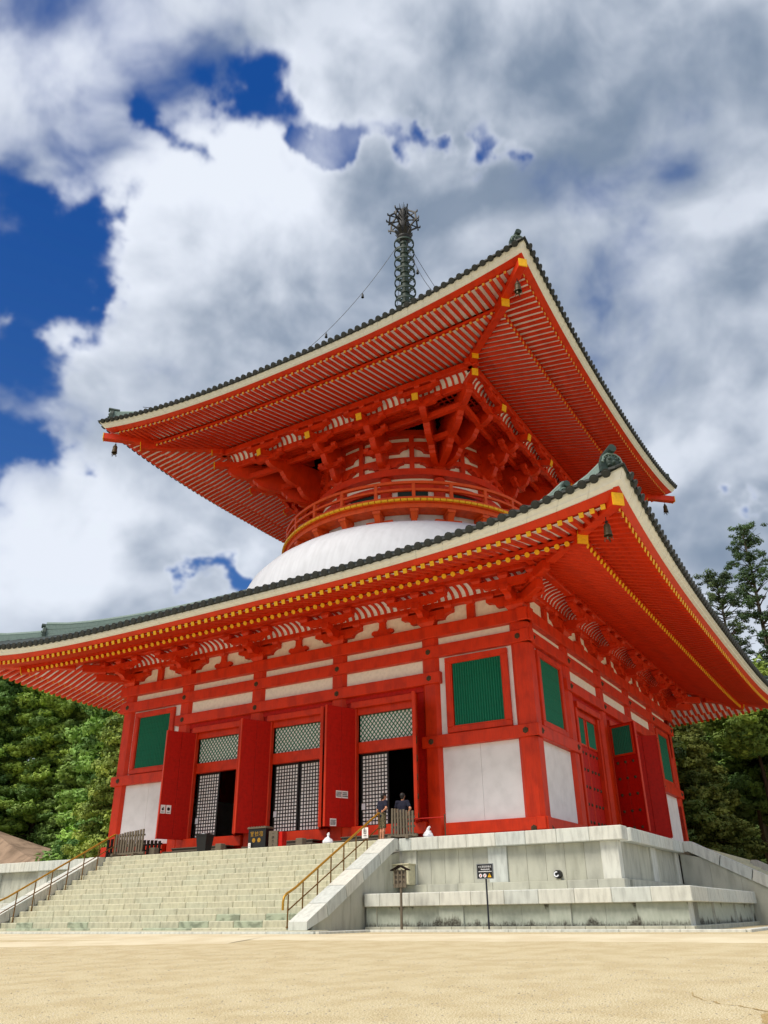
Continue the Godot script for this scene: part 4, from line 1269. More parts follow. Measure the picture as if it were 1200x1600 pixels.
func staircase(k: int) -> void:
	rng.seed = 77 + k
	var t := side(k)
	var o := thing("stone_staircase", ["broad flight of pale worn granite steps up to the pagoda's open doors", "granite staircase climbing the pagoda's shaded flank beside the dark woods"][k], "stairs", Vector3.ZERO, "terrace stairs")
	for n in 15:
		var y := P - 0.199 * n
		var z := 15.92 + 0.385 * n if n > 0 else 16.19
		var z0 := z - 0.62 if n > 0 else 15.56
		var x := -7.34 - 0.02 * (n % 2)
		if k == 1:
			block("step", -7.34, 7.34, y - 0.24, y, z0, z, M.step[n % 5], o, 0.022, t)
			continue
		while x < 7.3:
			var e := minf(x + rng.randf_range(0.85, 1.45), 7.34)
			if 7.34 - e < 0.5: e = 7.34
			var m: Material = stone_at(M.step)
			if n > 11 and rng.randf() < 0.16 * (n - 11): m = M.step_green
			block("step", x + 0.003, e - 0.003, y - 0.24, y + rng.randf_range(-0.004, 0.004), z0, z + rng.randf_range(-0.008, 0.008), m, o, 0.024, t)
			x = e
	# the pale footing course in front
	var fx := -8.5
	while fx < 8.4:
		var e := minf(fx + rng.randf_range(1.0, 1.5), 8.5)
		block("footing", fx + 0.003, e - 0.003, -0.2, 0.075, 21.0, 21.95, stone_at(M.step), o, 0.012, t)
		fx = e
	# sloping cheek walls with capping slabs
	for s: float in [-1.0, 1.0]:
		var A := Vector2(16.46, P)                # z, y along the top
		var B := Vector2(21.62, 0.30)
		var cuts := [0.0, 0.205, 0.41, 0.605, 0.805, 1.0]
		for i in 5:
			var a := A.lerp(B, cuts[i] + 0.003)
			var b := A.lerp(B, cuts[i + 1] - 0.003)
			var m := MB.new()
			var th := 0.37
			var ax := a.x - 0.10 if i > 0 else a.x - 0.26
			var bx := b.x - 0.10 if i < 4 else b.x
			var lowb := maxf(b.y - th, 0.08)
			var prof := PackedVector2Array()           # (-z, y) outline, run across the cheek
			if i == 0: prof.append_array([Vector2(-16.206, P - 0.002), Vector2(-a.x, P - 0.002)])
			else: prof.append(Vector2(-a.x, a.y))
			prof.append_array([Vector2(-b.x, b.y), Vector2(-bx, lowb)])
			if i == 0: prof.append_array([Vector2(-16.36, P - th), Vector2(-16.206, P - th)])
			else: prof.append(Vector2(-ax, a.y - th))
			m.prism(prof, s * 7.36, s * 8.05, t * Transform3D(Basis(Vector3(0, 0, -1), Vector3.UP, Vector3.RIGHT), Vector3.ZERO))
			part("capping_slab", m.mesh(), M.stone[[0, 4, 2, 4, 0][i]], o)
		for i in 5:                                # upright slabs of the cheek
			var z0 := 16.0 + i * 1.05 + 0.003
			var z1 := 16.0 + (i + 1) * 1.05 - 0.003
			var y0 := A.y + (z0 - A.x) / (B.x - A.x) * (B.y - A.y) - 0.36
			var y1 := A.y + (z1 - A.x) / (B.x - A.x) * (B.y - A.y) - 0.36
			if y1 < 0.1: z1 = lerpf(z0, z1, (y0 - 0.1) / (y0 - y1)); y1 = 0.1
			var m := MB.new()
			m.hexa([t * Vector3(s * 7.4, 0.0, z0), t * Vector3(s * 7.97, 0.0, z0), t * Vector3(s * 7.97, minf(y0, 2.5), z0), t * Vector3(s * 7.4, minf(y0, 2.5), z0), t * Vector3(s * 7.4, 0.0, z1), t * Vector3(s * 7.97, 0.0, z1), t * Vector3(s * 7.97, y1, z1), t * Vector3(s * 7.4, y1, z1)])
			part("cheek_slab", m.mesh(), stone_at(M.wall_stone), o)

func door_steps(uc: float, label: String) -> void:
	var o := thing("door_step", label, "step", Vector3(uc, P, 0), "grey timber steps at the front doors")
	for i in 3:
		block("tread", -1.75 - 0.22 * i, 1.75 + 0.22 * i, 0.52 - 0.17 * i - 0.05, 0.52 - 0.17 * i, 12.3 + 0.0, 12.85 + 0.33 * i, M.weathered, o, 0.008)
		block("riser", -1.70 - 0.22 * i, 1.70 + 0.22 * i, 0.0, 0.469 - 0.17 * i, 12.74 + 0.33 * i, 12.80 + 0.33 * i, M.weathered, o)

func handrail(s: float, label: String) -> void:
	var o := thing("handrail", label, "handrail", Vector3(s * 7.1, 0, 0), "brass handrails on the front stairs")
	var top := [Vector3(0, 3.88, 15.97), Vector3(0, 3.83, 16.1)]
	for i in 7: top.append(Vector3(0, lerpf(3.78, 1.16, (i + 0.2) / 6.4), lerpf(16.2, 21.15, (i + 0.2) / 6.4)))
	for q: Vector3 in [Vector3(0, 1.07, 21.42), Vector3(0, 0.98, 21.53), Vector3(0, 0.84, 21.57), Vector3(0, 0.62, 21.57)]: top.append(q)
	var m := SM.new()
	var rr := []
	for i in top.size(): rr.append(0.038)
	m.tube(top, rr, 10)
	part("rail", m.mesh(), M.brass, o)
	var mid := SM.new()
	mid.tube([Vector3(0, 3.38, 15.99), Vector3(0, 0.62, 21.3)], [0.022, 0.022], 8)
	part("middle_rail", mid.mesh(), M.brass_post, o)
	var zs := [15.99, 16.81, 17.54, 18.3, 19.06, 19.8, 20.58, 21.32]
	for z: float in zs:
		var n: int = clampi(int(floor((z - 15.92) / 0.385)) + 1, 0, 14)
		var y: float = lerpf(3.86, 1.08, (z - 15.99) / (21.32 - 15.99))
		var b := MB.new()
		b.rod(Vector3(0, P - 0.199 * n - 0.01, z), Vector3(0, y - 0.02, z), 0.024, 0.024, 8)
		b.rod(Vector3(0, P - 0.199 * n, z), Vector3(0, P - 0.199 * n + 0.03, z), 0.05, 0.045, 8)
		part("post", b.mesh(), M.brass_post, o)

func slat_barrier(called: String, label: String, at: Vector3, w: float, n: int, hs: Array, m: Material, group: String, feet: bool) -> void:
	var o := thing(called, label, "barrier", at, group)
	rng.seed = int(at.x * 100 + 5000)
	for i in n:
		var x := -w / 2 + w * (i + 0.5) / n
		var h: float = lerpf(hs[0], hs[1], float(i) / (n - 1)) + rng.randf_range(-0.02, 0.02)
		var b := MB.new()
		b.box(Vector3(x, 0.12 + (h - 0.12) / 2, 0), Vector3(w / n * 0.62, h - 0.12, 0.05), Basis(Vector3.BACK, rng.randf_range(-0.02, 0.02)), 0.006)
		part("slat", b.mesh(), m, o)
	for y: float in [hs[1] * 0.42, hs[1] * 0.76]:
		block("rail", -w / 2, w / 2, y, y + 0.07, -0.075, -0.026, m, o, 0.006)
	block("base_beam", -w / 2 - 0.12, w / 2 + 0.12, 0.07, 0.16, -0.06, 0.06, m, o, 0.008)
	if feet:
		for s: float in [-1.0, 1.0]:
			var b := MB.new()
			b.box(Vector3(s * w * 0.36, 0.055, 0.05), Vector3(0.14, 0.11, 0.62), Basis.IDENTITY, 0.01)
			part("foot", b.mesh(), m, o)

# strokes of brushed characters, on a unit square
func glyph(b: MB, t: Transform3D, kind: int, s: float) -> void:
	var st := []
	match kind:
		0: st = [[-0.4, 0.42, 0.4, 0.42], [-0.42, 0.42, -0.42, 0.28], [0.42, 0.42, 0.42, 0.28], [-0.3, 0.24, 0.3, 0.24], [-0.35, 0.1, 0.35, 0.1], [-0.12, 0.3, -0.12, 0.0], [0.12, 0.3, 0.12, 0.0], [-0.25, -0.05, 0.25, -0.05], [-0.25, -0.05, -0.25, -0.36], [0.25, -0.05, 0.25, -0.36], [-0.25, -0.2, 0.25, -0.2], [-0.25, -0.36, 0.25, -0.36], [-0.15, -0.38, -0.3, -0.48], [0.15, -0.38, 0.3, -0.48]]
		1: st = [[-0.28, 0.46, -0.45, 0.2], [-0.28, 0.4, -0.1, 0.22], [-0.4, 0.14, -0.12, 0.14], [-0.44, -0.04, -0.08, -0.04], [-0.26, 0.2, -0.26, -0.4], [-0.42, -0.42, -0.08, -0.36], [0.02, 0.3, 0.42, 0.34], [0.0, 0.1, 0.44, 0.14], [0.2, 0.46, 0.4, -0.42], [0.4, -0.05, 0.05, -0.4]]
		2: st = [[-0.3, 0.46, -0.4, 0.3], [0.1, 0.46, 0.0, 0.3], [-0.35, 0.36, -0.1, 0.36], [0.08, 0.36, 0.42, 0.36], [-0.42, 0.14, -0.06, 0.14], [-0.24, 0.24, -0.24, -0.46], [-0.24, 0.1, -0.44, -0.2], [0.05, 0.2, 0.4, 0.2], [0.05, 0.2, 0.05, -0.42], [0.4, 0.2, 0.4, -0.42], [0.05, 0.0, 0.4, 0.0], [0.05, -0.2, 0.4, -0.2], [0.05, -0.42, 0.4, -0.42]]
		3: st = [[-0.42, 0.02, 0.42, 0.06]]
		4: st = [[-0.3, 0.46, -0.44, 0.2], [-0.14, 0.3, -0.4, 0.0], [-0.25, 0.1, -0.25, -0.44], [-0.42, -0.2, -0.36, -0.36], [0.0, 0.3, 0.4, 0.3], [0.0, 0.3, 0.0, -0.44], [0.4, 0.3, 0.4, -0.4], [0.2, 0.46, 0.08, -0.1], [0.2, 0.1, 0.34, -0.1]]
		5: st = [[-0.3, 0.42, -0.3, -0.1], [-0.1, 0.36, 0.36, 0.36], [0.12, 0.46, -0.1, 0.05], [0.1, 0.2, 0.4, -0.1], [-0.4, -0.1, -0.1, -0.44], [0.1, -0.1, 0.3, -0.44]]
		6: st = [[0.02, 0.42, -0.38, -0.44], [0.0, 0.1, 0.4, -0.44], [-0.1, 0.2, 0.12, 0.2]]
		7: st = [[-0.42, 0.18, 0.42, 0.18], [0.0, 0.46, -0.4, -0.44], [0.0, 0.15, 0.42, -0.44]]
		8: st = [[-0.4, 0.4, 0.4, 0.4], [-0.4, 0.4, -0.4, -0.42], [0.4, 0.4, 0.4, -0.42], [-0.4, -0.42, 0.4, -0.42], [-0.4, 0.0, 0.4, 0.0], [0.0, 0.4, 0.0, -0.42]]
		_: st = [[-0.4, 0.3, 0.4, 0.3], [0.0, 0.46, 0.0, -0.46], [-0.4, -0.05, 0.4, -0.05], [-0.4, -0.42, 0.4, -0.42], [-0.2, 0.3, -0.3, -0.05]]
	for q in st:
		var p0 := Vector3(q[0], q[1], 0.0) * s
		var p1 := Vector3(q[2], q[3], 0.0) * s
		var d := p1 - p0
		var x := d.normalized()
		b.box(t * ((p0 + p1) / 2 + Vector3(0, 0, 0.002)), Vector3(d.length() + s * 0.06, s * 0.085, 0.004), t.basis * Basis(x, Vector3(-x.y, x.x, 0), Vector3.BACK))

func plastic_bag(at: Vector3, label: String, turn: float) -> void:
	var o := thing("plastic_bag", label, "bag", at, "white plastic bags on the terrace", turn)
	var n := FastNoiseLite.new()
	n.seed = 5 + int(at.x * 10); n.frequency = 3.0
	var s := SM.new()
	s.grid(func(u: float, w: float) -> Vector3:
		var a := TAU * u
		var prof := [0.02, 0.17, 0.21, 0.20, 0.165, 0.11, 0.055, 0.035, 0.05]
		var k := minf(w * 8.0, 7.999)
		var r := lerpf(prof[int(k)], prof[int(k) + 1], k - int(k))
		var y := 0.005 + 0.40 * w
		var p := Vector3(cos(a) * r, y, sin(a) * r * 0.75)
		return p * Vector3(1, 1, 1) + Vector3(cos(a), 0.3, sin(a)) * n.get_noise_3d(p.x * 3, p.y * 3, p.z * 3) * 0.07 * (0.3 + w), 28, 20)
	part("sack", s.mesh(), M.plastic_white, o)
	var h := SM.new()
	h.tube([Vector3(0.0, 0.37, 0), Vector3(0.02, 0.42, 0.01), Vector3(0.05, 0.44, 0.03), Vector3(0.08, 0.41, 0.04)], [0.045, 0.035, 0.03, 0.012], 8)
	part("handle", h.mesh(), M.plastic_white, o)

func build_small_things() -> void:
	handrail(1.0, "brass handrail beside the stone cheek slope nearest the lantern-roofed notice post")
	handrail(-1.0, "brass handrail on the far left edge of the stairs, below the longer slat barrier")
	door_steps(-4.955, "low grey timber steps before the doorway behind the black bin")
	door_steps(0.0, "low grey timber steps before the doorway with both lattice doors shut")
	door_steps(4.955, "low grey timber steps before the doorway where the two people stand")
	slat_barrier("slat_barrier", "small weathered barrier of upright slats beside the two people", Vector3(8.06, P, 15.9), 1.0, 8, [1.10, 0.94], M.weathered, "weathered slat barriers at the stair head", true)
	slat_barrier("slat_barrier", "long grey barrier of upright slats at the top of the left handrail", Vector3(-6.3, P, 15.85), 1.85, 11, [0.98, 1.10], M.weathered, "weathered slat barriers at the stair head", true)
	slat_barrier("slat_barrier", "dark low fence of slats behind the long grey barrier, under the white panel", Vector3(-7.5, P, 14.5), 3.7, 15, [0.95, 0.72], M.weathered_dark, "weathered slat barriers at the stair head", false)
	# offering box
	var o := thing("offering_box", "black offering box with gold characters and two round crests, pale slatted lid", "offering box", Vector3(0.92, P, 15.45))
	block("body", -0.46, 0.46, 0.0, 0.78, -0.35, 0.15, M.plastic_black, o, 0.012)
	block("rim", -0.50, 0.50, 0.782, 0.84, -0.39, 0.19, M.weathered, o, 0.01)
	for i in 7: block("lid_slat", -0.45 + i * 0.135, -0.38 + i * 0.135, 0.842, 0.87, -0.38, 0.18, M.weathered, o)
	var gl := MB.new()
	for i in 3: glyph(gl, Transform3D(Basis.IDENTITY, Vector3(-0.25 + 0.24 * i, 0.58, 0.151)), i, 0.20)
	part("characters", gl.mesh(), M.brass, o)
	for i in 2:
		var c := MB.new()
		c.rod(Vector3(-0.15 + 0.28 * i, 0.34, 0.151), Vector3(-0.15 + 0.28 * i, 0.34, 0.158), 0.085, 0.085, 16)
		c.rod(Vector3(-0.15 + 0.28 * i, 0.34, 0.158), Vector3(-0.15 + 0.28 * i, 0.34, 0.163), 0.05, 0.045, 6)
		part("crest", c.mesh(), M.brass, o)
	o = thing("name_board", "small grey board with black brushed characters beside the offering box", "board", Vector3(1.72, P, 15.5))
	block("board", -0.23, 0.23, 0.0, 0.66, -0.03, 0.03, M.weathered, o, 0.008)
	block("back_box", -0.22, 0.42, 0.0, 0.62, -0.34, -0.034, M.red_dark, o, 0.01)
	gl = MB.new()
	for i in 4: glyph(gl, Transform3D(Basis.IDENTITY, Vector3(0, 0.55 - 0.145 * i, 0.031)), [3, 4, 5, 6][i], 0.125)
	part("characters", gl.mesh(), M.black, o)
	o = thing("paper_slip", "white paper slip leaning on the front of the black offering box", "paper", Vector3(0.62, P, 15.68))
	block("sheet", -0.06, 0.06, 0.0, 0.24, -0.004, 0.004, M.paper, o)
	gl = MB.new()
	for i in 3: glyph(gl, Transform3D(Basis.IDENTITY, Vector3(0, 0.19 - 0.07 * i, 0.005)), 7 + i, 0.05)
	part("print", gl.mesh(), M.black, o)
	o = thing("waste_bin", "tall black open bin standing at the head of the stairs", "bin", Vector3(-2.18, P, 15.35))
	var bin := MB.new()
	for lay in [[0.22, 0.30, 0.0, 0.68], [0.33, 0.34, 0.682, 0.74]]:
		var p := []
		for q: Vector2 in [Vector2(-1, -1), Vector2(1, -1), Vector2(1, 1), Vector2(-1, 1)]: p.append(Vector3(q.x * lay[0], lay[2], q.y * lay[0] * 0.8))
		for q: Vector2 in [Vector2(-1, -1), Vector2(1, -1), Vector2(1, 1), Vector2(-1, 1)]: p.append(Vector3(q.x * lay[1], lay[3], q.y * lay[1] * 0.8))
		bin.hexa(p)
	part("tub", bin.mesh(), M.plastic_black, o)
	var bl := SM.new()
	bl.ball(Vector3(-0.06, 0.75, 0), Vector3(0.2, 0.06, 0.18), 12)
	part("bin_liner", bl.mesh(), M.steel, o)
	for q in [[Vector3(2.9, P, 15.2), "squat grey stone block on the terrace edge near the white bag"], [Vector3(-1.4, P, 15.2), "squat grey stone block on the terrace right behind the black bin"], [Vector3(-5.2, P, 15.35), "squat grey stone block at the end of the long slat barrier"]]:
		o = thing("stone_block", q[1], "block", q[0], "squat stone blocks on the terrace")
		block("body", -0.17, 0.17, 0.0, 0.34, -0.15, 0.15, M.weathered, o, 0.02)
	plastic_bag(Vector3(4.36, P, 15.4), "white knotted plastic bag on the terrace below the open middle door", 0.3)
	plastic_bag(Vector3(8.75, P, 15.2), "white plastic bag slumped beside the small slat barrier", 1.1)
	o = thing("paper_notice", "small white notice fixed on the sloping brass handrail near the two people", "notice", Vector3(7.14, 3.12, 16.98))
	block("sheet", -0.13, 0.13, -0.18, 0.18, 0.03, 0.036, M.paper, o)
	gl = MB.new()
	glyph(gl, Transform3D(Basis.IDENTITY, Vector3(0, 0.04, 0.037)), 8, 0.14); glyph(gl, Transform3D(Basis.IDENTITY, Vector3(0, -0.1, 0.037)), 3, 0.16)
	part("print", gl.mesh(), M.black, o)
	# folding frame and cord post near the doorway
	o = thing("folding_frame", "low grey steel frame standing between the two people and the slat barrier", "stand", Vector3(7.45, P, 14.9))
	var fr := MB.new()
	for x: float in [-0.22, 0.22]:
		fr.rod(Vector3(x, 0, 0.15), Vector3(x, 0.62, -0.02), 0.016, 0.016, 6); fr.rod(Vector3(x, 0, -0.2), Vector3(x, 0.62, -0.02), 0.016, 0.016, 6)
	fr.rod(Vector3(-0.22, 0.62, -0.02), Vector3(0.22, 0.62, -0.02), 0.016, 0.016, 6); fr.rod(Vector3(-0.22, 0.2, 0.1), Vector3(0.22, 0.2, 0.1), 0.014, 0.014, 6)
	part("frame", fr.mesh(), M.steel, o)
	o = thing("barrier_post", "thin dark post on a round foot holding a red bar by the doorway", "post", Vector3(9.15, P, 14.6))
	fr = MB.new()
	fr.rod(Vector3(0, 0, 0), Vector3(0, 0.12, 0), 0.12, 0.10, 14); fr.rod(Vector3(0, 0.12, 0), Vector3(0, 0.85, 0), 0.025, 0.025, 8); fr.rod(Vector3(0, 0.85, 0), Vector3(0, 0.91, 0), 0.035, 0.02, 8)
	part("post", fr.mesh(), M.bronze, o)
	fr = MB.new()
	fr.rod(Vector3(-1.6, 0.82, 0), Vector3(0, 0.80, 0), 0.022, 0.022, 6)
	part("bar", fr.mesh(), M.red_dark, o)
	# metal box on the wall, notice posts
	o = thing("meter_box", "cream metal cabinet with double doors hung on the stone wall by the stairs", "cabinet", Vector3(8.28, 1.40, 16.28))
	block("case", -0.33, 0.33, 0.0, 0.64, -0.28, 0.20, M.plaster_grey, o, 0.01)
	block("lid", -0.36, 0.36, 0.642, 0.68, -0.29, 0.24, M.plaster_grey, o, 0.006)
	for s: float in [-1.0, 1.0]:
		block("door", s * 0.008, s * 0.31, 0.03, 0.61, 0.201, 0.214, M.plaster_grey, o, 0.004)
		block("handle", s * 0.03, s * 0.05, 0.24, 0.38, 0.215, 0.235, M.steel, o)
	fr = MB.new()
	fr.rod(Vector3(-0.2, -0.3, -0.2), Vector3(-0.2, 0.0, -0.2), 0.03, 0.03, 8); fr.rod(Vector3(-0.36, 0.5, -0.1), Vector3(-0.30, 0.5, -0.1), 0.05, 0.05, 8)
	part("conduit", fr.mesh(), M.weathered, o)
	o = thing("notice_post", "wooden notice post with a small gabled roof before the stone wall", "sign post", Vector3(9.95, -0.02, 19.3))
	fr = MB.new(); fr.rod(Vector3.ZERO, Vector3(0, 1.34, 0), 0.042, 0.038, 8); part("post", fr.mesh(), M.weathered, o)
	block("board", -0.22, 0.22, 1.24, 1.74, 0.02, 0.05, M.weathered, o, 0.004)
	for x: float in [-0.20, -0.07, 0.07, 0.20]: block("batten", x - 0.022, x + 0.022, 1.24, 1.76, 0.051, 0.07, M.weathered, o)
	gl = MB.new()
	for i in 3:
		for c in 3: glyph(gl, Transform3D(Basis.IDENTITY, Vector3(-0.135 + 0.135 * c, 1.66 - i * 0.13, 0.051)), [7, 0, 9, 1, 5, 2, 8, 4, 6][i * 3 + c], 0.085)
	part("characters", gl.mesh(), M.black, o)
	for s: float in [-1.0, 1.0]:
		var rf := MB.new()
		rf.box(Vector3(s * 0.15, 1.80, 0.03), Vector3(0.34, 0.03, 0.24), Basis(Vector3.BACK, -s * 0.42), 0.004)
		part("roof_board", rf.mesh(), M.weathered_dark, o)
	o = thing("warning_sign", "black framed warning sign with two round symbols and a yellow triangle on a post", "sign", Vector3(12.88, 0.0, 19.3))
	fr = MB.new(); fr.rod(Vector3(0, -0.02, 0), Vector3(0, 1.42, 0), 0.026, 0.026, 10); part("post", fr.mesh(), M.navy_steel, o)
	block("panel", -0.25, 0.25, 1.40, 1.78, 0.02, 0.045, M.plastic_black, o, 0.004)
	for f in [[-0.265, 0.265, 1.385, 1.405], [-0.265, 0.265, 1.775, 1.795], [-0.265, -0.245, 1.406, 1.774], [0.245, 0.265, 1.406, 1.774]]: block("frame", f[0], f[1], f[2], f[3], 0.015, 0.055, M.steel, o)
	gl = MB.new()
	for i in 7: glyph(gl, Transform3D(Basis.IDENTITY, Vector3(-0.186 + 0.062 * i, 1.715, 0.046)), [7, 9, 0, 8, 1, 2, 9][i], 0.056)
	for r in [[1.645, -0.13, 0.13], [1.585, -0.21, 0.21]]:
		var x: float = r[1]
		rng.seed = int(r[0] * 1000)
		while x < r[2]:
			var l := rng.randf_range(0.012, 0.022)
			gl.bb(x, x + l, r[0] - 0.012, r[0] + rng.randf_range(0.004, 0.016), 0.046, 0.048)
			x += l + 0.006
	part("characters", gl.mesh(), M.plastic_white, o)
	for i in 2:
		fr = MB.new()
		fr.rod(Vector3(-0.15 + 0.14 * i, 1.475, 0.046), Vector3(-0.15 + 0.14 * i, 1.475, 0.05), 0.052, 0.052, 16)
		part("round_symbol", fr.mesh(), M.plastic_white, o)
		fr = MB.new()
		fr.box(Vector3(-0.15 + 0.14 * i, 1.475, 0.051), Vector3(0.07, 0.014, 0.003), Basis(Vector3.BACK, 0.8)); fr.box(Vector3(-0.15 + 0.14 * i, 1.475, 0.0512), Vector3(0.02, 0.05, 0.003))
		part("symbol_bar", fr.mesh(), M.red_dark, o)
	fr = MB.new()
	fr.prism(PackedVector2Array([Vector2(0.08, 1.425), Vector2(0.20, 1.425), Vector2(0.14, 1.535)]), 0.046, 0.05, ID)
	part("triangle", fr.mesh(), M.yellow, o)
	fr = MB.new(); fr.bb(0.134, 0.146, 1.46, 1.505, 0.0505, 0.052); fr.bb(0.134, 0.146, 1.438, 1.45, 0.0505, 0.052)
	part("mark", fr.mesh(), M.black, o)
	o = thing("wall_fitting", "small black and white round fitting over a beige socket on the stone wall", "fitting", Vector3(13.9, 1.50, 16.0))
	fr = MB.new(); fr.rod(Vector3(0, 0.08, -0.09), Vector3(0, 0.08, 0.08), 0.13, 0.12, 14); part("cover", fr.mesh(), M.plastic_black, o)
	fr = MB.new(); fr.arc(0.05, 0.085, -0.012, 0.012, 0.3, 5.2, 14)
	part("hose", fr.mesh(), M.plastic_white, o, Transform3D(Basis(Vector3.RIGHT, PI / 2), Vector3(-0.02, 0.08, 0.093)))
	block("socket", -0.05, 0.07, -0.19, -0.05, -0.09, 0.03, M.plaster_grey, o, 0.006)
	eave_bell(Vector3(17.5, 12.62, 17.5), "bronze wind bell under the lower eave corner nearest the viewer", 0.85)
	eave_bell(Vector3(14.1, 28.0, 14.1), "bronze wind bell under the upper eave corner nearest the viewer", 1.0)
	eave_bell(Vector3(-14.1, 28.0, 14.1), "bronze wind bell under the far left tip of the upper eaves", 1.0)
	eave_bell(Vector3(14.1, 28.0, -14.1), "bronze wind bell under the far right tip of the upper eaves", 1.0)

# ---------------------------------------------------------------- ground, house, trees
func ground_y(x: float, z: float) -> float:
	var y := -0.85 / 21.0 * maxf(0.0, z - 23.5)
	return maxf(y, -0.85)

func build_ground() -> void:
	var s := SM.new()
	var xs := [-700.0, -300.0, -150.0, -90.0, -60.0, -40.0]
	for i in 61: xs.append(-36.0 + i * 2.0)
	xs.append_array([90.0, 110.0, 150.0, 300.0, 700.0])
	var zs := [-700.0, -300.0, -150.0, -80.0, -40.0, 0.0, 10.0]
	for i in 24: zs.append(16.0 + i * 1.5)
	zs.append_array([56.0, 70.0, 100.0, 200.0, 400.0])
	var n := FastNoiseLite.new()
	n.seed = 61; n.frequency = 0.09
	s.grid(func(u: float, w: float) -> Vector3:
		var x: float = xs[roundi(u * (xs.size() - 1))]
		var z: float = zs[roundi(w * (zs.size() - 1))]
		var y := ground_y(x, z)
		return Vector3(x, y, z), xs.size() - 1, zs.size() - 1)
	var o := part("ground", s.mesh(), M.sand, self)
	o.set_meta("label", "pale raked sand court in front of the terrace"); o.set_meta("kind", "structure")
	# pale trodden paths over the sand
	for q in [["path", "pale strip of firm gravel along the terrace and stairs", [Vector2(-60, 24.6), Vector2(-20, 25.2), Vector2(0, 24.4), Vector2(9.5, 23.8), Vector2(24, 23.8), Vector2(60, 25.5)], 3.4], ["path", "paler trodden track crossing the sand towards the stairs", [Vector2(-40, 37), Vector2(-14, 31.2), Vector2(2, 27.4), Vector2(9, 25.4)], 2.2]]:
		var b := SM.new()
		var line: Array = q[2]
		b.grid(func(u: float, w: float) -> Vector3:
			var k := minf(w * (line.size() - 1), line.size() - 1.001)
			var c: Vector2 = (line[int(k)] as Vector2).lerp(line[int(k) + 1], k - int(k))
			var dir := ((line[int(k) + 1] as Vector2) - (line[int(k)] as Vector2)).normalized()
			var wob := n.get_noise_2d(c.x * 4, c.y * 4 + 50 * u) * 0.8
			var e := c + Vector2(-dir.y, dir.x) * (u - 0.5) * (float(q[3]) + wob)
			var y := ground_y(e.x, e.y)
			return Vector3(e.x, y - 0.006 + minf(1.0, sin(PI * u) * 2.5) * (0.012 + 0.004 * (1 if q[3] < 3 else 0)), e.y), 10, 80)
		var p := part(q[0], b.mesh(), M.sand_pale, self)
		p.set_meta("label", q[1]); p.set_meta("kind", "structure")
	# loose grit: small stones scattered over the sand
	var pm := MultiMesh.new()
	pm.transform_format = MultiMesh.TRANSFORM_3D
	pm.use_colors = true
	var peb := MB.new()
	peb.rod(Vector3(0, -0.5, 0), Vector3(0, 0.3, 0), 1.0, 0.75, 6); peb.rod(Vector3(0, 0.3, 0), Vector3(0.1, 0.55, 0.05), 0.75, 0.2, 6)
	var pmesh := peb.mesh()
	var pmat: StandardMaterial3D = mat(Color.WHITE, 0.9)
	pmat.vertex_color_use_as_albedo = true
	pmesh.surface_set_material(0, pmat)
	pm.mesh = pmesh
	pm.instance_count = 60000
	rng.seed = 4242
	for i in pm.instance_count:
		var z := 24.0 + 19.0 * pow(rng.randf(), 0.7)
		var x := rng.randf_range(-26.0, 40.0)
		if i % 3 > 0:
			z = rng.randf_range(28.0, 41.0); x = 24.0 - (43.0 - z) * 0.61 + rng.randf_range(-0.7, 0.7) * (44.5 - z) * 1.2
		var sz := 0.004 + 0.012 * pow(rng.randf(), 4.0)
		var b := Basis.from_euler(Vector3(rng.randf() * 0.6, rng.randf() * TAU, rng.randf() * 0.6)).scaled(Vector3(sz, sz * 0.6, sz * rng.randf_range(0.6, 1.1)))
		pm.set_instance_transform(i, Transform3D(b, Vector3(x, ground_y(x, z), z)))
		pm.set_instance_color(i, Color(0.62, 0.55, 0.42).lerp(Color(0.26, 0.23, 0.18), pow(rng.randf(), 1.5)) * rng.randf_range(0.7, 1.0))
	var grit := MultiMeshInstance3D.new()
	grit.name = "gravel"
	grit.multimesh = pm
	add_child(grit)
	grit.set_meta("kind", "stuff"); tag(grit, "loose grit scattered over the pale sand court", "gravel")
	grit.set_meta("kind", "stuff")
	# a thin dark runnel left by rain
	var run := SM.new()
	var bed := [Vector2(21.2, 32.2), Vector2(21.9, 33.4), Vector2(22.5, 34.1), Vector2(23.3, 34.9), Vector2(23.9, 36.4), Vector2(24.7, 37.6), Vector2(25.1, 39.2)]
	run.grid(func(u: float, w: float) -> Vector3:
		var k := minf(w * (bed.size() - 1), bed.size() - 1.001)
		var c: Vector2 = (bed[int(k)] as Vector2).lerp(bed[int(k) + 1], k - int(k))
		c += Vector2(n.get_noise_2d(w * 45.0, 7.0), n.get_noise_2d(w * 45.0, 47.0)) * 0.4
		var wide := (0.025 + 0.09 * absf(n.get_noise_2d(w * 90.0, 90.0))) * sin(PI * clampf(w, 0.02, 0.98))
		return Vector3(c.x + (u - 0.5) * wide * 2.0, ground_y(c.x, c.y) + 0.005, c.y + (u - 0.5) * wide), 2, 90)
	var rp := part("runnel", run.mesh(), M.sand_dark, self)
	rp.set_meta("label", "thin dark rain runnel winding over the sand"); rp.set_meta("kind", "structure")
	# kerb of the drain round the terrace
	var kerb := Node3D.new()
	kerb.name = "kerb"
	add_child(kerb)
	kerb.set_meta("kind", "structure"); kerb.set_meta("label", "low pale kerb of long stones round the terrace foot")
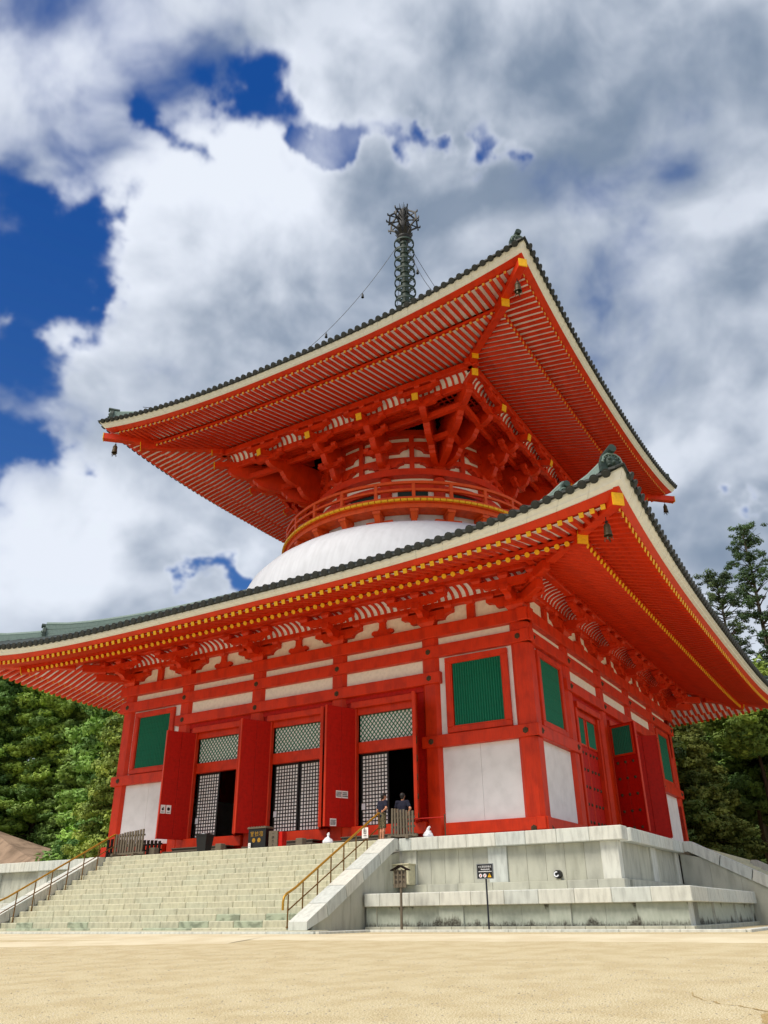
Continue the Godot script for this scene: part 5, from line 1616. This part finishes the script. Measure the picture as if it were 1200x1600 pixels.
	var runs := [[Vector2(-60, 20.0), Vector2(-9.2, 20.0)], [Vector2(-9.2, 20.0), Vector2(-9.2, 22.75)], [Vector2(-9.2, 22.75), Vector2(9.2, 22.75)], [Vector2(9.2, 22.75), Vector2(9.2, 20.0)], [Vector2(9.2, 20.0), Vector2(20.0, 20.0)], [Vector2(20.0, 20.0), Vector2(20.0, 9.2)], [Vector2(20.0, 9.2), Vector2(23.0, 9.2)], [Vector2(23.0, 9.2), Vector2(23.0, -9.2)]]
	rng.seed = 9
	for r in runs:
		var a: Vector2 = r[0]
		var b: Vector2 = r[1]
		var L := a.distance_to(b)
		var m := maxi(1, roundi(L / 1.6))
		for i in m:
			var p0 := a.lerp(b, float(i) / m)
			var p1 := a.lerp(b, float(i + 1) / m)
			var q := MB.new()
			var d := (p1 - p0).normalized() * 0.004
			q.bar(Vector3(p0.x + d.x, 0.0, p0.y + d.y), Vector3(p1.x - d.x, 0.0, p1.y - d.y), 0.22, 0.13, Vector3.UP, 0.012)
			part("kerb_stone", q.mesh(), stone_at(M.stone), kerb)

func build_house() -> void:
	var o := thing("hall", "low hall with a wide brown shingled hip roof beyond the terrace's left end", "building", Vector3(-63, -0.7, -18))
	block("wall", -17.5, 17.5, 0, 4.9, -5.5, 5.5, M.weathered_dark, o)
	var A := [Vector3(-20.5, 5.0, 7.5), Vector3(20.5, 5.0, 7.5), Vector3(20.5, 5.0, -7.5), Vector3(-20.5, 5.0, -7.5)]
	var r0 := Vector3(-9, 10.8, 0)
	var r1 := Vector3(-4.5, 10.8, 0)
	var rf := MB.new()
	var S := func(a: Vector3, b: Vector3, c: Vector3, d: Vector3) -> void:
		for i in 8:
			var f0 := i / 8.0
			var f1 := (i + 1) / 8.0
			var sag0 := Vector3(0, -0.7 * sin(PI * f0), 0)
			var sag1 := Vector3(0, -0.7 * sin(PI * f1), 0)
			rf.quad(a.lerp(d, f0) + sag0, b.lerp(c, f0) + sag0, b.lerp(c, f1) + sag1, a.lerp(d, f1) + sag1)
	S.call(A[0], A[1], r1, r0); S.call(A[2], A[3], r0, r1); S.call(A[1], A[2], r1, r1); S.call(A[3], A[0], r0, r0)
	part("roof", rf.mesh(), M.thatch, o)
	rf = MB.new()
	rf.bb(-20.5, 20.5, 4.62, 4.99, -7.5, 7.5)
	part("eave", rf.mesh(), M.bark, o)
	rf = MB.new()
	rf.bb(-9.5, -4.2, 10.6, 11.1, -0.45, 0.45)
	part("roof_ridge", rf.mesh(), M.thatch, o)
	o = thing("shed", "small grey roofed shed half hidden among the trunks at the wood's edge", "building", Vector3(18.6, -0.3, -26.0))
	block("wall", -2.6, 2.6, 0, 5.2, -2, 2, M.weathered_dark, o)
	for s: float in [-1.0, 1.0]:
		rf = MB.new()
		rf.box(Vector3(0, 5.55, s * 1.3), Vector3(6.6, 0.18, 3.1), Basis(Vector3.RIGHT, s * 0.42), 0.02)
		part("roof", rf.mesh(), M.stone[4], o)

func clump_mesh(sd: int, n: int, leaf: float, flat: float) -> ArrayMesh:
	var r := RandomNumberGenerator.new()
	r.seed = sd
	var m := MB.new()
	for i in n:
		var d := Vector3(r.randfn(), r.randfn(), r.randfn()).normalized()
		var c := d * pow(r.randf(), 0.4)
		c.y *= flat
		if c.y < 0: c.y *= 0.6
		var x := d.cross(Vector3(r.randfn(), r.randfn(), r.randfn())).normalized()
		var y := (d.cross(x) + d * r.randf_range(-0.5, 0.9)).normalized()
		var s := leaf * r.randf_range(0.6, 1.3)
		m.tri(c - x * s * 0.5, c + x * s * 0.5, c + y * s * 1.3 + x * s * r.randf_range(-0.3, 0.3))
		m.tri(c - x * s * 0.5, c + y * s * 0.8 - x * s * 0.6, c + y * s * 0.3 + d * s * 0.4)
	return m.mesh()

func tree(called: String, label: String, group: String, at: Vector3, h: float, crown: float, rad: float, kind: int, sd: int, tint := 1.0) -> void:
	# kind 0: dense, tiered rounded masses; 1: lighter feathery cypress; 2: tall thin old pine with clumps at the ends of bare limbs
	var o := thing(called, label, "tree", at, group)
	var r := RandomNumberGenerator.new()
	r.seed = sd
	var trunk := SM.new()
	var pts := []
	var rr := []
	var base := h * (0.014 if kind != 2 else 0.013)
	var lean := Vector3(r.randf_range(-1, 1), 0, r.randf_range(-1, 1)) * h * 0.015
	for i in 9:
		var f := i / 8.0
		pts.append(Vector3(0, h * 0.97 * f - 0.3, 0) + lean * sin(f * 3.0) + Vector3(r.randf_range(-1, 1), 0, r.randf_range(-1, 1)) * h * 0.004)
		rr.append(base * (1.25 if i == 0 else 1.0) * (1.0 - 0.90 * f) + 0.02)
	trunk.tube(pts, rr, 9)
	part("trunk", trunk.mesh(), M.bark_pale if kind == 2 else M.bark, o)
	var at_h := func(y: float) -> Vector3:
		var k := clampf(y / (h * 0.97) * 8.0, 0.0, 7.999)
		return (pts[int(k)] as Vector3).lerp(pts[int(k) + 1], k - int(k))
	var tr := []
	var co := []
	var limbs := MB.new()
	var own := Color(r.randf_range(0.85, 1.2), 1.0, r.randf_range(0.8, 1.1)) * tint * r.randf_range(0.88, 1.12)
	var deep: Color = [Color(0.078, 0.165, 0.030), Color(0.125, 0.215, 0.038), Color(0.035, 0.070, 0.030)][kind]
	var light: Color = [Color(0.33, 0.49, 0.085), Color(0.40, 0.53, 0.11), Color(0.11, 0.18, 0.065)][kind]
	var tiers: int = [int(h * 1.5), int(h * 1.7), int(h * 2.0)][kind]
	for i in tiers:
		var f := (i + r.randf()) / tiers
		var y := lerpf(crown, h * 0.98, f)
		var reach: float
		if kind == 0: reach = rad * (0.35 + 0.65 * sqrt(maxf(0.0, 1.0 - f))) * (0.55 + 0.45 * minf(1.0, f * 6.0))
		elif kind == 1: reach = rad * (0.12 + 0.95 * (1.0 - f)) * (0.7 + 0.3 * minf(1.0, f * 5.0))
		else: reach = rad * (0.28 + 0.72 * sin(PI * clampf(0.10 + f * 0.88, 0, 1))) * r.randf_range(0.25, 1.0)
		var arms: int = [5, 5, 2][kind]
		for j in arms:
			var a := r.randf() * TAU
			var out := Vector3(cos(a), 0, sin(a))
			var L := reach * r.randf_range(0.7, 1.12)
			var s: Vector3 = at_h.call(y)
			var droop: float = [-0.05, -0.16, r.randf_range(-0.1, 0.75)][kind]
			var tip := s + out * L + Vector3(0, L * (droop + r.randf_range(-0.1, 0.12)), 0)
			limbs.rod(s, s.lerp(tip, 0.55) + Vector3(0, L * 0.05, 0), 0.02 + base * 0.20 * (1 - f * 0.6), 0.02 + base * 0.1 * (1 - f), 5, false)
			limbs.rod(s.lerp(tip, 0.55) + Vector3(0, L * 0.05, 0), tip, 0.02 + base * 0.1 * (1 - f), 0.015, 4, false)
			var m: int = [4, 4, 2][kind]
			for c in m:
				var w: float = lerpf([0.40, 0.30, 0.62][kind], 1.02, (c + r.randf() * 0.8) / m)
				var q := s.lerp(tip, w) + Vector3(r.randf_range(-1, 1), r.randf_range(-0.5, 0.7), r.randf_range(-1, 1)) * (0.55 if kind < 2 else 0.8)
				var sz: float = [r.randf_range(0.75, 1.35), r.randf_range(0.6, 1.1), r.randf_range(0.24, 0.5)][kind]
				sz *= 0.72 + h * 0.012
				var b := Basis.from_euler(Vector3(r.randf_range(-0.35, 0.35), r.randf() * TAU, r.randf_range(-0.35, 0.35))).scaled(Vector3(sz, sz * r.randf_range(0.65, 0.95), sz))
				tr.append(Transform3D(b, q))
				var tone := clampf(r.randfn(0.42, 0.30), 0.0, 1.1)
				co.append(deep.lerp(light, tone) * own * r.randf_range(0.85, 1.15))
	part("limb", limbs.mesh(), M.bark, o)
	var mm := MultiMesh.new()
	mm.transform_format = MultiMesh.TRANSFORM_3D
	mm.use_colors = true
	mm.mesh = M.clump[kind]
	mm.instance_count = tr.size()
	for i in tr.size():
		mm.set_instance_transform(i, tr[i])
		mm.set_instance_color(i, co[i])
	var mi := MultiMeshInstance3D.new()
	mi.name = "crown"
	mi.multimesh = mm
	mi.set_meta("kind", "stuff")
	o.add_child(mi)

func build_trees() -> void:
	M.clump = [clump_mesh(1, 120, 0.30, 0.75), clump_mesh(2, 110, 0.27, 0.6), clump_mesh(3, 90, 0.30, 0.9)]
	for m: ArrayMesh in M.clump: m.surface_set_material(0, M.leaf)
	var k := 0
	var g1 := "trees beyond the terrace's left end"
	var near := [[-25.6, 0.2, 15.0, 1, "feathery bright green cypress closest to the pagoda's left corner column"], [-32.0, -6.0, 22.0, 0, "dense green cedar rising behind the feathery cypress"], [-24.5, -6.5, 24.0, 0, "dense green cedar mostly hidden behind the pagoda's left corner"], [-39.0, -14.0, 26.0, 1, "yellow-green cypress between the brown roof and the pagoda"], [-46.0, -29.0, 31.0, 0, "dense cedar filling the gap above the roof ridge's near end"], [-53.5, -29.0, 33.0, 0, "dense cedar directly above the brown roof's ridge"]]
	for q in near:
		tree("cypress" if q[3] == 1 else "cedar", q[4], g1, Vector3(q[0], -0.2, q[1]), q[2], 1.2, 3.8 if q[3] == 1 else 5.2, q[3], 200 + k)
		k += 1
	var nth := ["first", "second", "third", "fourth", "fifth", "sixth", "seventh", "eighth", "ninth"]
	var far := [[-87.0, -16.0], [-80.0, -22.0], [-73.0, -28.0], [-66.5, -32.0], [-60.0, -34.0], [-54.5, -38.0], [-49.0, -40.0], [-43.5, -44.0], [-38.0, -48.0]]
	for i in far.size():
		tree("cedar", "dense cedar close behind the brown roof, %s from the left in its row" % nth[i], g1, Vector3(far[i][0], 0.0, far[i][1]), 34.0 + 2.5 * sin(i * 2.3), 1.5, 6.6, 0, 300 + i)
	var far2 := [[-90.0, -32.0], [-80.0, -40.0], [-71.0, -46.0], [-63.0, -52.0], [-55.0, -56.0], [-47.0, -60.0], [-39.0, -64.0]]
	for i in far2.size():
		tree("cedar", "tallest cedar rank at the very back of the wooded slope, %s from the left" % nth[i], g1, Vector3(far2[i][0], 2.0, far2[i][1]), 39.0 + 2.0 * sin(i * 1.7), 3.0, 7.4, 0, 400 + i)
	# the wood behind the pagoda's right flank
	var g2 := "trees behind the pagoda's right flank"
	var rows := [["front", [[6.0, -24.0, 17.0, 0, 5.0], [10.0, -27.5, 15.0, 1, 1.2], [13.2, -37.0, 17.5, 0, 9.0], [19.5, -33.0, 18.5, 0, 9.0], [24.5, -27.0, 18.0, 1, 7.0]]], ["middle", [[4.0, -36.0, 20.0, 0, 7.0], [8.5, -39.0, 19.0, 0, 7.0], [15.0, -43.0, 19.0, 0, 8.0], [21.0, -41.0, 19.0, 0, 8.0], [27.0, -38.0, 19.0, 0, 8.0]]], ["back", [[-1.0, -48.0, 22.0, 0, 3.0], [5.0, -53.0, 22.0, 0, 3.0], [11.0, -56.0, 21.0, 0, 3.0], [17.5, -57.0, 21.0, 0, 3.0], [24.0, -56.0, 21.0, 0, 3.0], [31.0, -52.0, 21.0, 0, 3.0]]], ["rear", [[2.0, -66.0, 20.0, 0, 1.5], [9.0, -68.0, 20.0, 0, 1.5], [16.0, -69.0, 20.0, 0, 1.5], [23.0, -68.0, 20.0, 0, 1.5], [30.0, -66.0, 20.0, 0, 1.5]]]]
	for r in rows:
		for i in r[1].size():
			var q: Array = r[1][i]
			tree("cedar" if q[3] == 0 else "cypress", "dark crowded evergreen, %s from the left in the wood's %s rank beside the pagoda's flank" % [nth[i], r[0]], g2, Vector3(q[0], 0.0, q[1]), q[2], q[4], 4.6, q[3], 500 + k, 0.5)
			k += 1
	tree("pine", "tallest thin old pine with bare limbs standing clear above the wood", g2 + ", tall", Vector3(16.6, 0.0, -39.5), 36.5, 14.0, 3.3, 2, 611)
	tree("pine", "round-topped pine beside the tallest one, behind the eave tiles", g2 + ", tall", Vector3(12.6, 0.0, -45.0), 34.0, 19.0, 3.6, 2, 622)
	tree("pine", "leafy lower pine on the far side of the tallest one", g2 + ", tall", Vector3(23.5, 0.0, -41.0), 30.0, 12.0, 4.2, 2, 633)
	# a bare straight trunk in front of the wood
	tree("cedar", "thick bare-trunked cedar in front of the dark wood beside the side stairs", g2 + ", tall", Vector3(15.0, 0.0, -29.5), 19.0, 12.5, 3.6, 0, 644)

# ---------------------------------------------------------------- people
func field_mesh(bones: Array, cell: float, k: float, cuts: Array, into: SM) -> void:
	# bones: [from, to, radius there, radius here]; joined by a smooth minimum, meshed with one vertex per crossed cell
	var lo := Vector3.ONE * 1e9
	var hi := -lo
	for b in bones:
		var R := maxf(b[2], b[3]) + 0.03
		for q: Vector3 in [b[0], b[1]]:
			lo = lo.min(q - Vector3.ONE * R); hi = hi.max(q + Vector3.ONE * R)
	var n := Vector3i(((hi - lo) / cell).ceil()) + Vector3i.ONE * 2
	var f := PackedFloat32Array()
	f.resize(n.x * n.y * n.z)
	f.fill(1.0)
	for b in bones:
		var A: Vector3 = b[0]
		var B: Vector3 = b[1]
		var R := maxf(b[2], b[3]) + k + cell * 2
		var l0 := Vector3i(((A.min(B) - Vector3.ONE * R - lo) / cell).floor()).clamp(Vector3i.ZERO, n - Vector3i.ONE)
		var l1 := Vector3i(((A.max(B) + Vector3.ONE * R - lo) / cell).ceil()).clamp(Vector3i.ZERO, n - Vector3i.ONE)
		var ab := B - A
		var ll := maxf(ab.length_squared(), 1e-9)
		for z in range(l0.z, l1.z + 1):
			for y in range(l0.y, l1.y + 1):
				var o := (z * n.y + y) * n.x
				for x in range(l0.x, l1.x + 1):
					var p := lo + Vector3(x, y, z) * cell
					var t := clampf((p - A).dot(ab) / ll, 0.0, 1.0)
					var d := (p - A - ab * t).length() - lerpf(b[2], b[3], t)
					var c := f[o + x]
					if c < 0.9:
						var h := clampf(0.5 + 0.5 * (c - d) / k, 0.0, 1.0)
						f[o + x] = lerpf(c, d, h) - k * h * (1.0 - h)
					else: f[o + x] = d
	if cuts.size():
		for z in n.z:
			for y in n.y:
				for x in n.x:
					var o := (z * n.y + y) * n.x + x
					for c: Plane in cuts: f[o] = maxf(f[o], c.distance_to(lo + Vector3(x, y, z) * cell))
	var id := PackedInt32Array()
	id.resize(f.size())
	id.fill(-1)
	var sx := 1
	var sy := n.x
	var sz := n.x * n.y
	for z in n.z - 1:
		for y in n.y - 1:
			for x in n.x - 1:
				var o := z * sz + y * sy + x
				var any := 0
				for c in 8:
					if f[o + (c & 1) + (sy if c & 2 else 0) + (sz if c & 4 else 0)] < 0.0: any += 1
				if any == 0 or any == 8: continue
				var sum := Vector3.ZERO
				var m := 0
				for e in 12:
					var ax := e / 4
					var u := e % 4
					var c0: int = [[0, 2, 4, 6], [0, 1, 4, 5], [0, 1, 2, 3]][ax][u]
					var c1: int = c0 + [1, 2, 4][ax]
					var a := f[o + (c0 & 1) + (sy if c0 & 2 else 0) + (sz if c0 & 4 else 0)]
					var b := f[o + (c1 & 1) + (sy if c1 & 2 else 0) + (sz if c1 & 4 else 0)]
					if (a < 0.0) == (b < 0.0): continue
					var t := a / (a - b)
					var q := Vector3(c0 & 1, (c0 >> 1) & 1, (c0 >> 2) & 1)
					q[ax] += t
					sum += q
					m += 1
				id[o] = into.v.size()
				into.v.append(lo + (Vector3(x, y, z) + sum / m) * cell)
	for z in range(1, n.z - 1):
		for y in range(1, n.y - 1):
			for x in range(1, n.x - 1):
				var o := z * sz + y * sy + x
				for ax in 3:
					var st: int = [sx, sy, sz][ax]
					var a := f[o] < 0.0
					if a == (f[o + st] < 0.0): continue
					var s1: int = [sy, sz, sx][ax]
					var s2: int = [sz, sx, sy][ax]
					var q := [id[o], id[o - s1], id[o - s1 - s2], id[o - s2]]
					if q.min() < 0: continue
					if a: q.reverse()
					for i: int in [0, 1, 2, 0, 2, 3]: into.ix.append(q[i])

func hand(into: SM, wrist: Vector3, dir: Vector3, palm: Vector3, thumb: Vector3, curl: float) -> void:
	# dir: along the fingers, palm: the way the palm faces, thumb: the thumb's side
	var b := []
	var end := wrist + dir * 0.085
	for i in 4: b.append([wrist + thumb * 0.012, end + thumb * (0.030 - 0.02 * i), 0.020, 0.014])
	var len4 := [0.072, 0.080, 0.074, 0.058]
	for i in 4:
		var p := end + thumb * (0.031 - 0.0205 * i)
		var d := dir
		for j in 3:
			d = (d + palm * curl).normalized()
			var q: Vector3 = p + d * len4[i] * [0.42, 0.32, 0.26][j]
			b.append([p, q, 0.0095 - 0.0006 * j, 0.009 - 0.0008 * j])
			p = q
	var tp := wrist + dir * 0.02 + thumb * 0.028
	var t1 := tp + (dir * 0.6 + thumb * 0.6 + palm * 0.3).normalized() * 0.042
	b.append([tp, t1, 0.014, 0.0115])
	b.append([t1, t1 + (dir * 0.9 + palm * 0.4).normalized() * 0.032, 0.0115, 0.009])
	field_mesh(b, 0.0045, 0.008, [], into)

func person(label: String, at: Vector3, turn: float, J: Dictionary, shorts: bool) -> void:
	var o := thing("person", label, "person", at, "", turn)
	var body := SM.new()
	var skin := []
	var shirt := []
	var legs := []
	var hip: Vector3 = J.hip
	var chest: Vector3 = J.chest
	var neck: Vector3 = J.neck
	var head: Vector3 = J.head
	skin.append([neck - Vector3(0, 0.04, 0), head - Vector3(0, 0.06, 0), 0.058, 0.056])
	for s in ["l", "r"]:
		var sh: Vector3 = J[s + "sh"]
		var el: Vector3 = J[s + "el"]
		var wr: Vector3 = J[s + "wr"]
		var hp: Vector3 = J[s + "hip"]
		var kn: Vector3 = J[s + "kn"]
		var an: Vector3 = J[s + "an"]
		skin.append([sh, el, 0.048, 0.040]); skin.append([el, wr, 0.041, 0.026])
		shirt.append([chest + Vector3(0, 0.10, 0), sh, 0.085, 0.072]); shirt.append([sh, sh.lerp(el, 0.62), 0.074, 0.070])
		skin.append([hp, kn, 0.075, 0.052]); skin.append([kn, an.lerp(kn, 0.65), 0.050, 0.056]); skin.append([an.lerp(kn, 0.65), an, 0.056, 0.036])
		skin.append([an, an + (J.fwd as Vector3) * 0.16 - Vector3(0, 0.045, 0), 0.042, 0.030])
		legs.append([hp + Vector3(0, 0.02, 0), kn if shorts else kn.lerp(an, 0.8), 0.098, 0.084])
		if not shorts: legs.append([kn, an, 0.075, 0.07])
	var torso := [[hip + Vector3(-0.05, 0.02, 0), chest + Vector3(-0.08, 0, 0), 0.115, 0.125], [hip + Vector3(0.05, 0.02, 0), chest + Vector3(0.08, 0, 0), 0.115, 0.125], [chest, neck - Vector3(0, 0.06, 0), 0.12, 0.075]]
	field_mesh(skin + [[hip, chest, 0.10, 0.11]], 0.014, 0.03, [], body)
	for s in ["l", "r"]: hand(body, J[s + "wr"], J[s + "hd"][0], J[s + "hd"][1], J[s + "hd"][2], J[s + "hd"][3])
	# the head on a finer grid: skull, jaw, nose, ears, lips, brow
	var F: Vector3 = J.face
	var S := F.cross(Vector3.UP).normalized()
	var hd := [[head + Vector3(0, 0.035, 0) - F * 0.02, head + Vector3(0, 0.03, 0) + F * 0.02, 0.088, 0.078], [head, head - Vector3(0, 0.07, 0) + F * 0.045, 0.072, 0.042], [head + F * 0.085 + Vector3(0, 0.01, 0), head + F * 0.105 - Vector3(0, 0.025, 0), 0.009, 0.014], [head + F * 0.083 - Vector3(0, 0.055, 0) - S * 0.018, head + F * 0.083 - Vector3(0, 0.055, 0) + S * 0.018, 0.008, 0.008]]
	for s: float in [-1.0, 1.0]:
		hd.append([head + S * s * 0.078 - Vector3(0, 0.02, 0), head + S * s * 0.088 + Vector3(0, 0.022, 0) - F * 0.012, 0.010, 0.014])
		hd.append([head + F * 0.082 + S * s * 0.05 + Vector3(0, 0.03, 0), head + F * 0.09 + S * s * 0.015 + Vector3(0, 0.03, 0), 0.008, 0.008])
	field_mesh(hd, 0.007, 0.012, [], body)
	part("body", body.mesh(), M.skin, o)
	var eyes := SM.new()
	for s: float in [-1.0, 1.0]: eyes.ball(head + F * 0.080 + S * s * 0.032 + Vector3(0, 0.008, 0), Vector3.ONE * 0.013, 8)
	part("eyes", eyes.mesh(), M.black, o)
	var m := SM.new()
	field_mesh([[head + Vector3(0, 0.05, 0) - F * 0.03, head + Vector3(0, 0.055, 0) + F * 0.03, 0.097, 0.085], [head + Vector3(0, 0.02, 0) - F * 0.04, head - Vector3(0, 0.05, 0) - F * 0.05, 0.086, 0.06]], 0.012, 0.03, [Plane((F - Vector3(0, 0.75, 0)).normalized(), head + F * 0.045 + Vector3(0, 0.02, 0))], m)
	part("hair", m.mesh(), M.hair, o)
	m = SM.new()
	field_mesh(torso + shirt, 0.014, 0.045, [Plane(Vector3(0, -1, 0.0), Vector3(0, hip.y - 0.09, 0)), Plane(Vector3(0, 1, 0), Vector3(0, neck.y - 0.005, 0))], m)
	part("shirt", m.mesh(), M.navy, o)
	m = SM.new()
	var cuts := [Plane(Vector3(0, 1, 0), Vector3(0, hip.y + 0.10, 0))]
	if shorts: cuts.append(Plane(Vector3(0, -1, 0), Vector3(0, minf(J.lkn.y, J.rkn.y) - 0.02, 0)))
	field_mesh(legs + [[hip + Vector3(-0.06, 0.05, 0), hip + Vector3(0.06, 0.05, 0), 0.118, 0.118]], 0.014, 0.03, cuts, m)
	part("shorts" if shorts else "trousers", m.mesh(), M.camo if shorts else M.weathered_dark, o)
	m = SM.new()
	for s in ["l", "r"]:
		var an: Vector3 = J[s + "an"]
		field_mesh([[an - Vector3(0, 0.02, 0) - (J.fwd as Vector3) * 0.03, an + (J.fwd as Vector3) * 0.17 - Vector3(0, 0.045, 0), 0.052, 0.040]], 0.012, 0.02, [Plane(Vector3(0, -1, 0), Vector3(0, 0.0, 0)), Plane(Vector3(0, 1, 0), Vector3(0, 0.09, 0))], m)
	part("shoes", m.mesh(), M.black, o)

func build_people() -> void:
	# local +z is the way each faces
	person("person in navy shirt and camouflage shorts, hand on hip, beside the brass rail", Vector3(6.92, P, 15.45), PI - 0.35,
		{"hip": Vector3(0, 0.93, 0), "chest": Vector3(0.01, 1.25, 0.03), "neck": Vector3(0.0, 1.47, 0.03), "head": Vector3(-0.02, 1.60, 0.06), "face": Vector3(-0.35, -0.05, 0.93).normalized(), "fwd": Vector3(0, 0, 1),
		"lsh": Vector3(0.19, 1.40, 0.02), "lel": Vector3(0.27, 1.13, -0.03), "lwr": Vector3(0.25, 0.90, 0.06), "rsh": Vector3(-0.19, 1.40, 0.01), "rel": Vector3(-0.36, 1.15, -0.10), "rwr": Vector3(-0.17, 1.05, -0.13),
		"lhd": [Vector3(0, -0.98, 0.2).normalized(), Vector3(-1, 0, 0), Vector3(0, 0.2, 0.98).normalized(), 0.25], "rhd": [Vector3(0.92, -0.25, 0.28).normalized(), Vector3(0.15, 0.2, 0.97).normalized(), Vector3(0.2, 0.95, -0.2).normalized(), 0.25],
		"lhip": Vector3(0.09, 0.90, 0), "lkn": Vector3(0.12, 0.49, 0.05), "lan": Vector3(0.13, 0.08, 0.0), "rhip": Vector3(-0.09, 0.90, 0), "rkn": Vector3(-0.12, 0.49, -0.02), "ran": Vector3(-0.13, 0.08, -0.08)}, true)
	person("person in navy shirt seen from behind, half hidden by the small slat barrier", Vector3(7.66, P, 15.2), PI + 0.12,
		{"hip": Vector3(0, 0.91, 0), "chest": Vector3(0, 1.23, 0.02), "neck": Vector3(0, 1.45, 0.03), "head": Vector3(0, 1.58, 0.05), "face": Vector3(0.05, -0.1, 1).normalized(), "fwd": Vector3(0, 0, 1),
		"lsh": Vector3(0.20, 1.38, 0.0), "lel": Vector3(0.30, 1.12, 0.04), "lwr": Vector3(0.22, 0.95, 0.20), "rsh": Vector3(-0.20, 1.38, 0.0), "rel": Vector3(-0.36, 1.13, -0.08), "rwr": Vector3(-0.24, 0.93, -0.04),
		"lhd": [Vector3(-0.3, -0.6, 0.7).normalized(), Vector3(-0.9, 0.2, -0.3).normalized(), Vector3(0.1, 0.8, 0.6).normalized(), 0.3], "rhd": [Vector3(0.5, -0.8, 0.3).normalized(), Vector3(0.5, 0.5, 0.7).normalized(), Vector3(-0.2, 0.3, 0.9).normalized(), 0.25],
		"lhip": Vector3(0.09, 0.88, 0), "lkn": Vector3(0.10, 0.48, 0.03), "lan": Vector3(0.11, 0.08, 0.0), "rhip": Vector3(-0.09, 0.88, 0), "rkn": Vector3(-0.10, 0.48, 0.03), "ran": Vector3(-0.11, 0.08, 0.0)}, false)

func _ready() -> void:
	# camera
	var cam := Camera3D.new()
	cam.name = "camera"
	cam.fov = 65.235
	cam.near = 0.1; cam.far = 3000.0
	add_child(cam)
	cam.transform = Transform3D(Basis(Vector3(0.85199098, -0.01017756, -0.52345753), Vector3(0.24357205, 0.89272982, 0.37908592), Vector3(0.46344797, -0.4504774, 0.76307672)), Vector3(23.9414, 0.4414, 43.1031)).orthonormalized()
	cam.current = true
	# sky, exposure
	var we := WorldEnvironment.new()
	we.name = "world_environment"
	var e := Environment.new()
	e.background_mode = Environment.BG_SKY
	e.tonemap_mode = Environment.TONE_MAPPER_LINEAR
	e.tonemap_exposure = 2.5
	e.background_energy_multiplier = 0.45
	e.sdfgi_enabled = true; e.ssao_enabled = true; e.ssil_enabled = true
	var sky := Sky.new()
	var pm := PanoramaSkyMaterial.new()
	pm.panorama = build_sky()
	sky.sky_material = pm
	e.sky = sky
	we.environment = e
	add_child(we)
	# the sun behind thin cloud, high to the front left
	var sun := DirectionalLight3D.new()
	sun.name = "sun"
	sun.light_energy = 0.5
	sun.light_angular_distance = 26.0
	sun.light_color = Color(1.0, 0.96, 0.90)
	sun.shadow_enabled = true
	add_child(sun)
	sun.look_at_from_position(Vector3(-9, 38, 24), Vector3.ZERO, Vector3.UP)
	materials()
	build_ground()
	build_terrace()
	build_pagoda()
	build_house()
	build_trees()
	build_small_things()
	build_people()
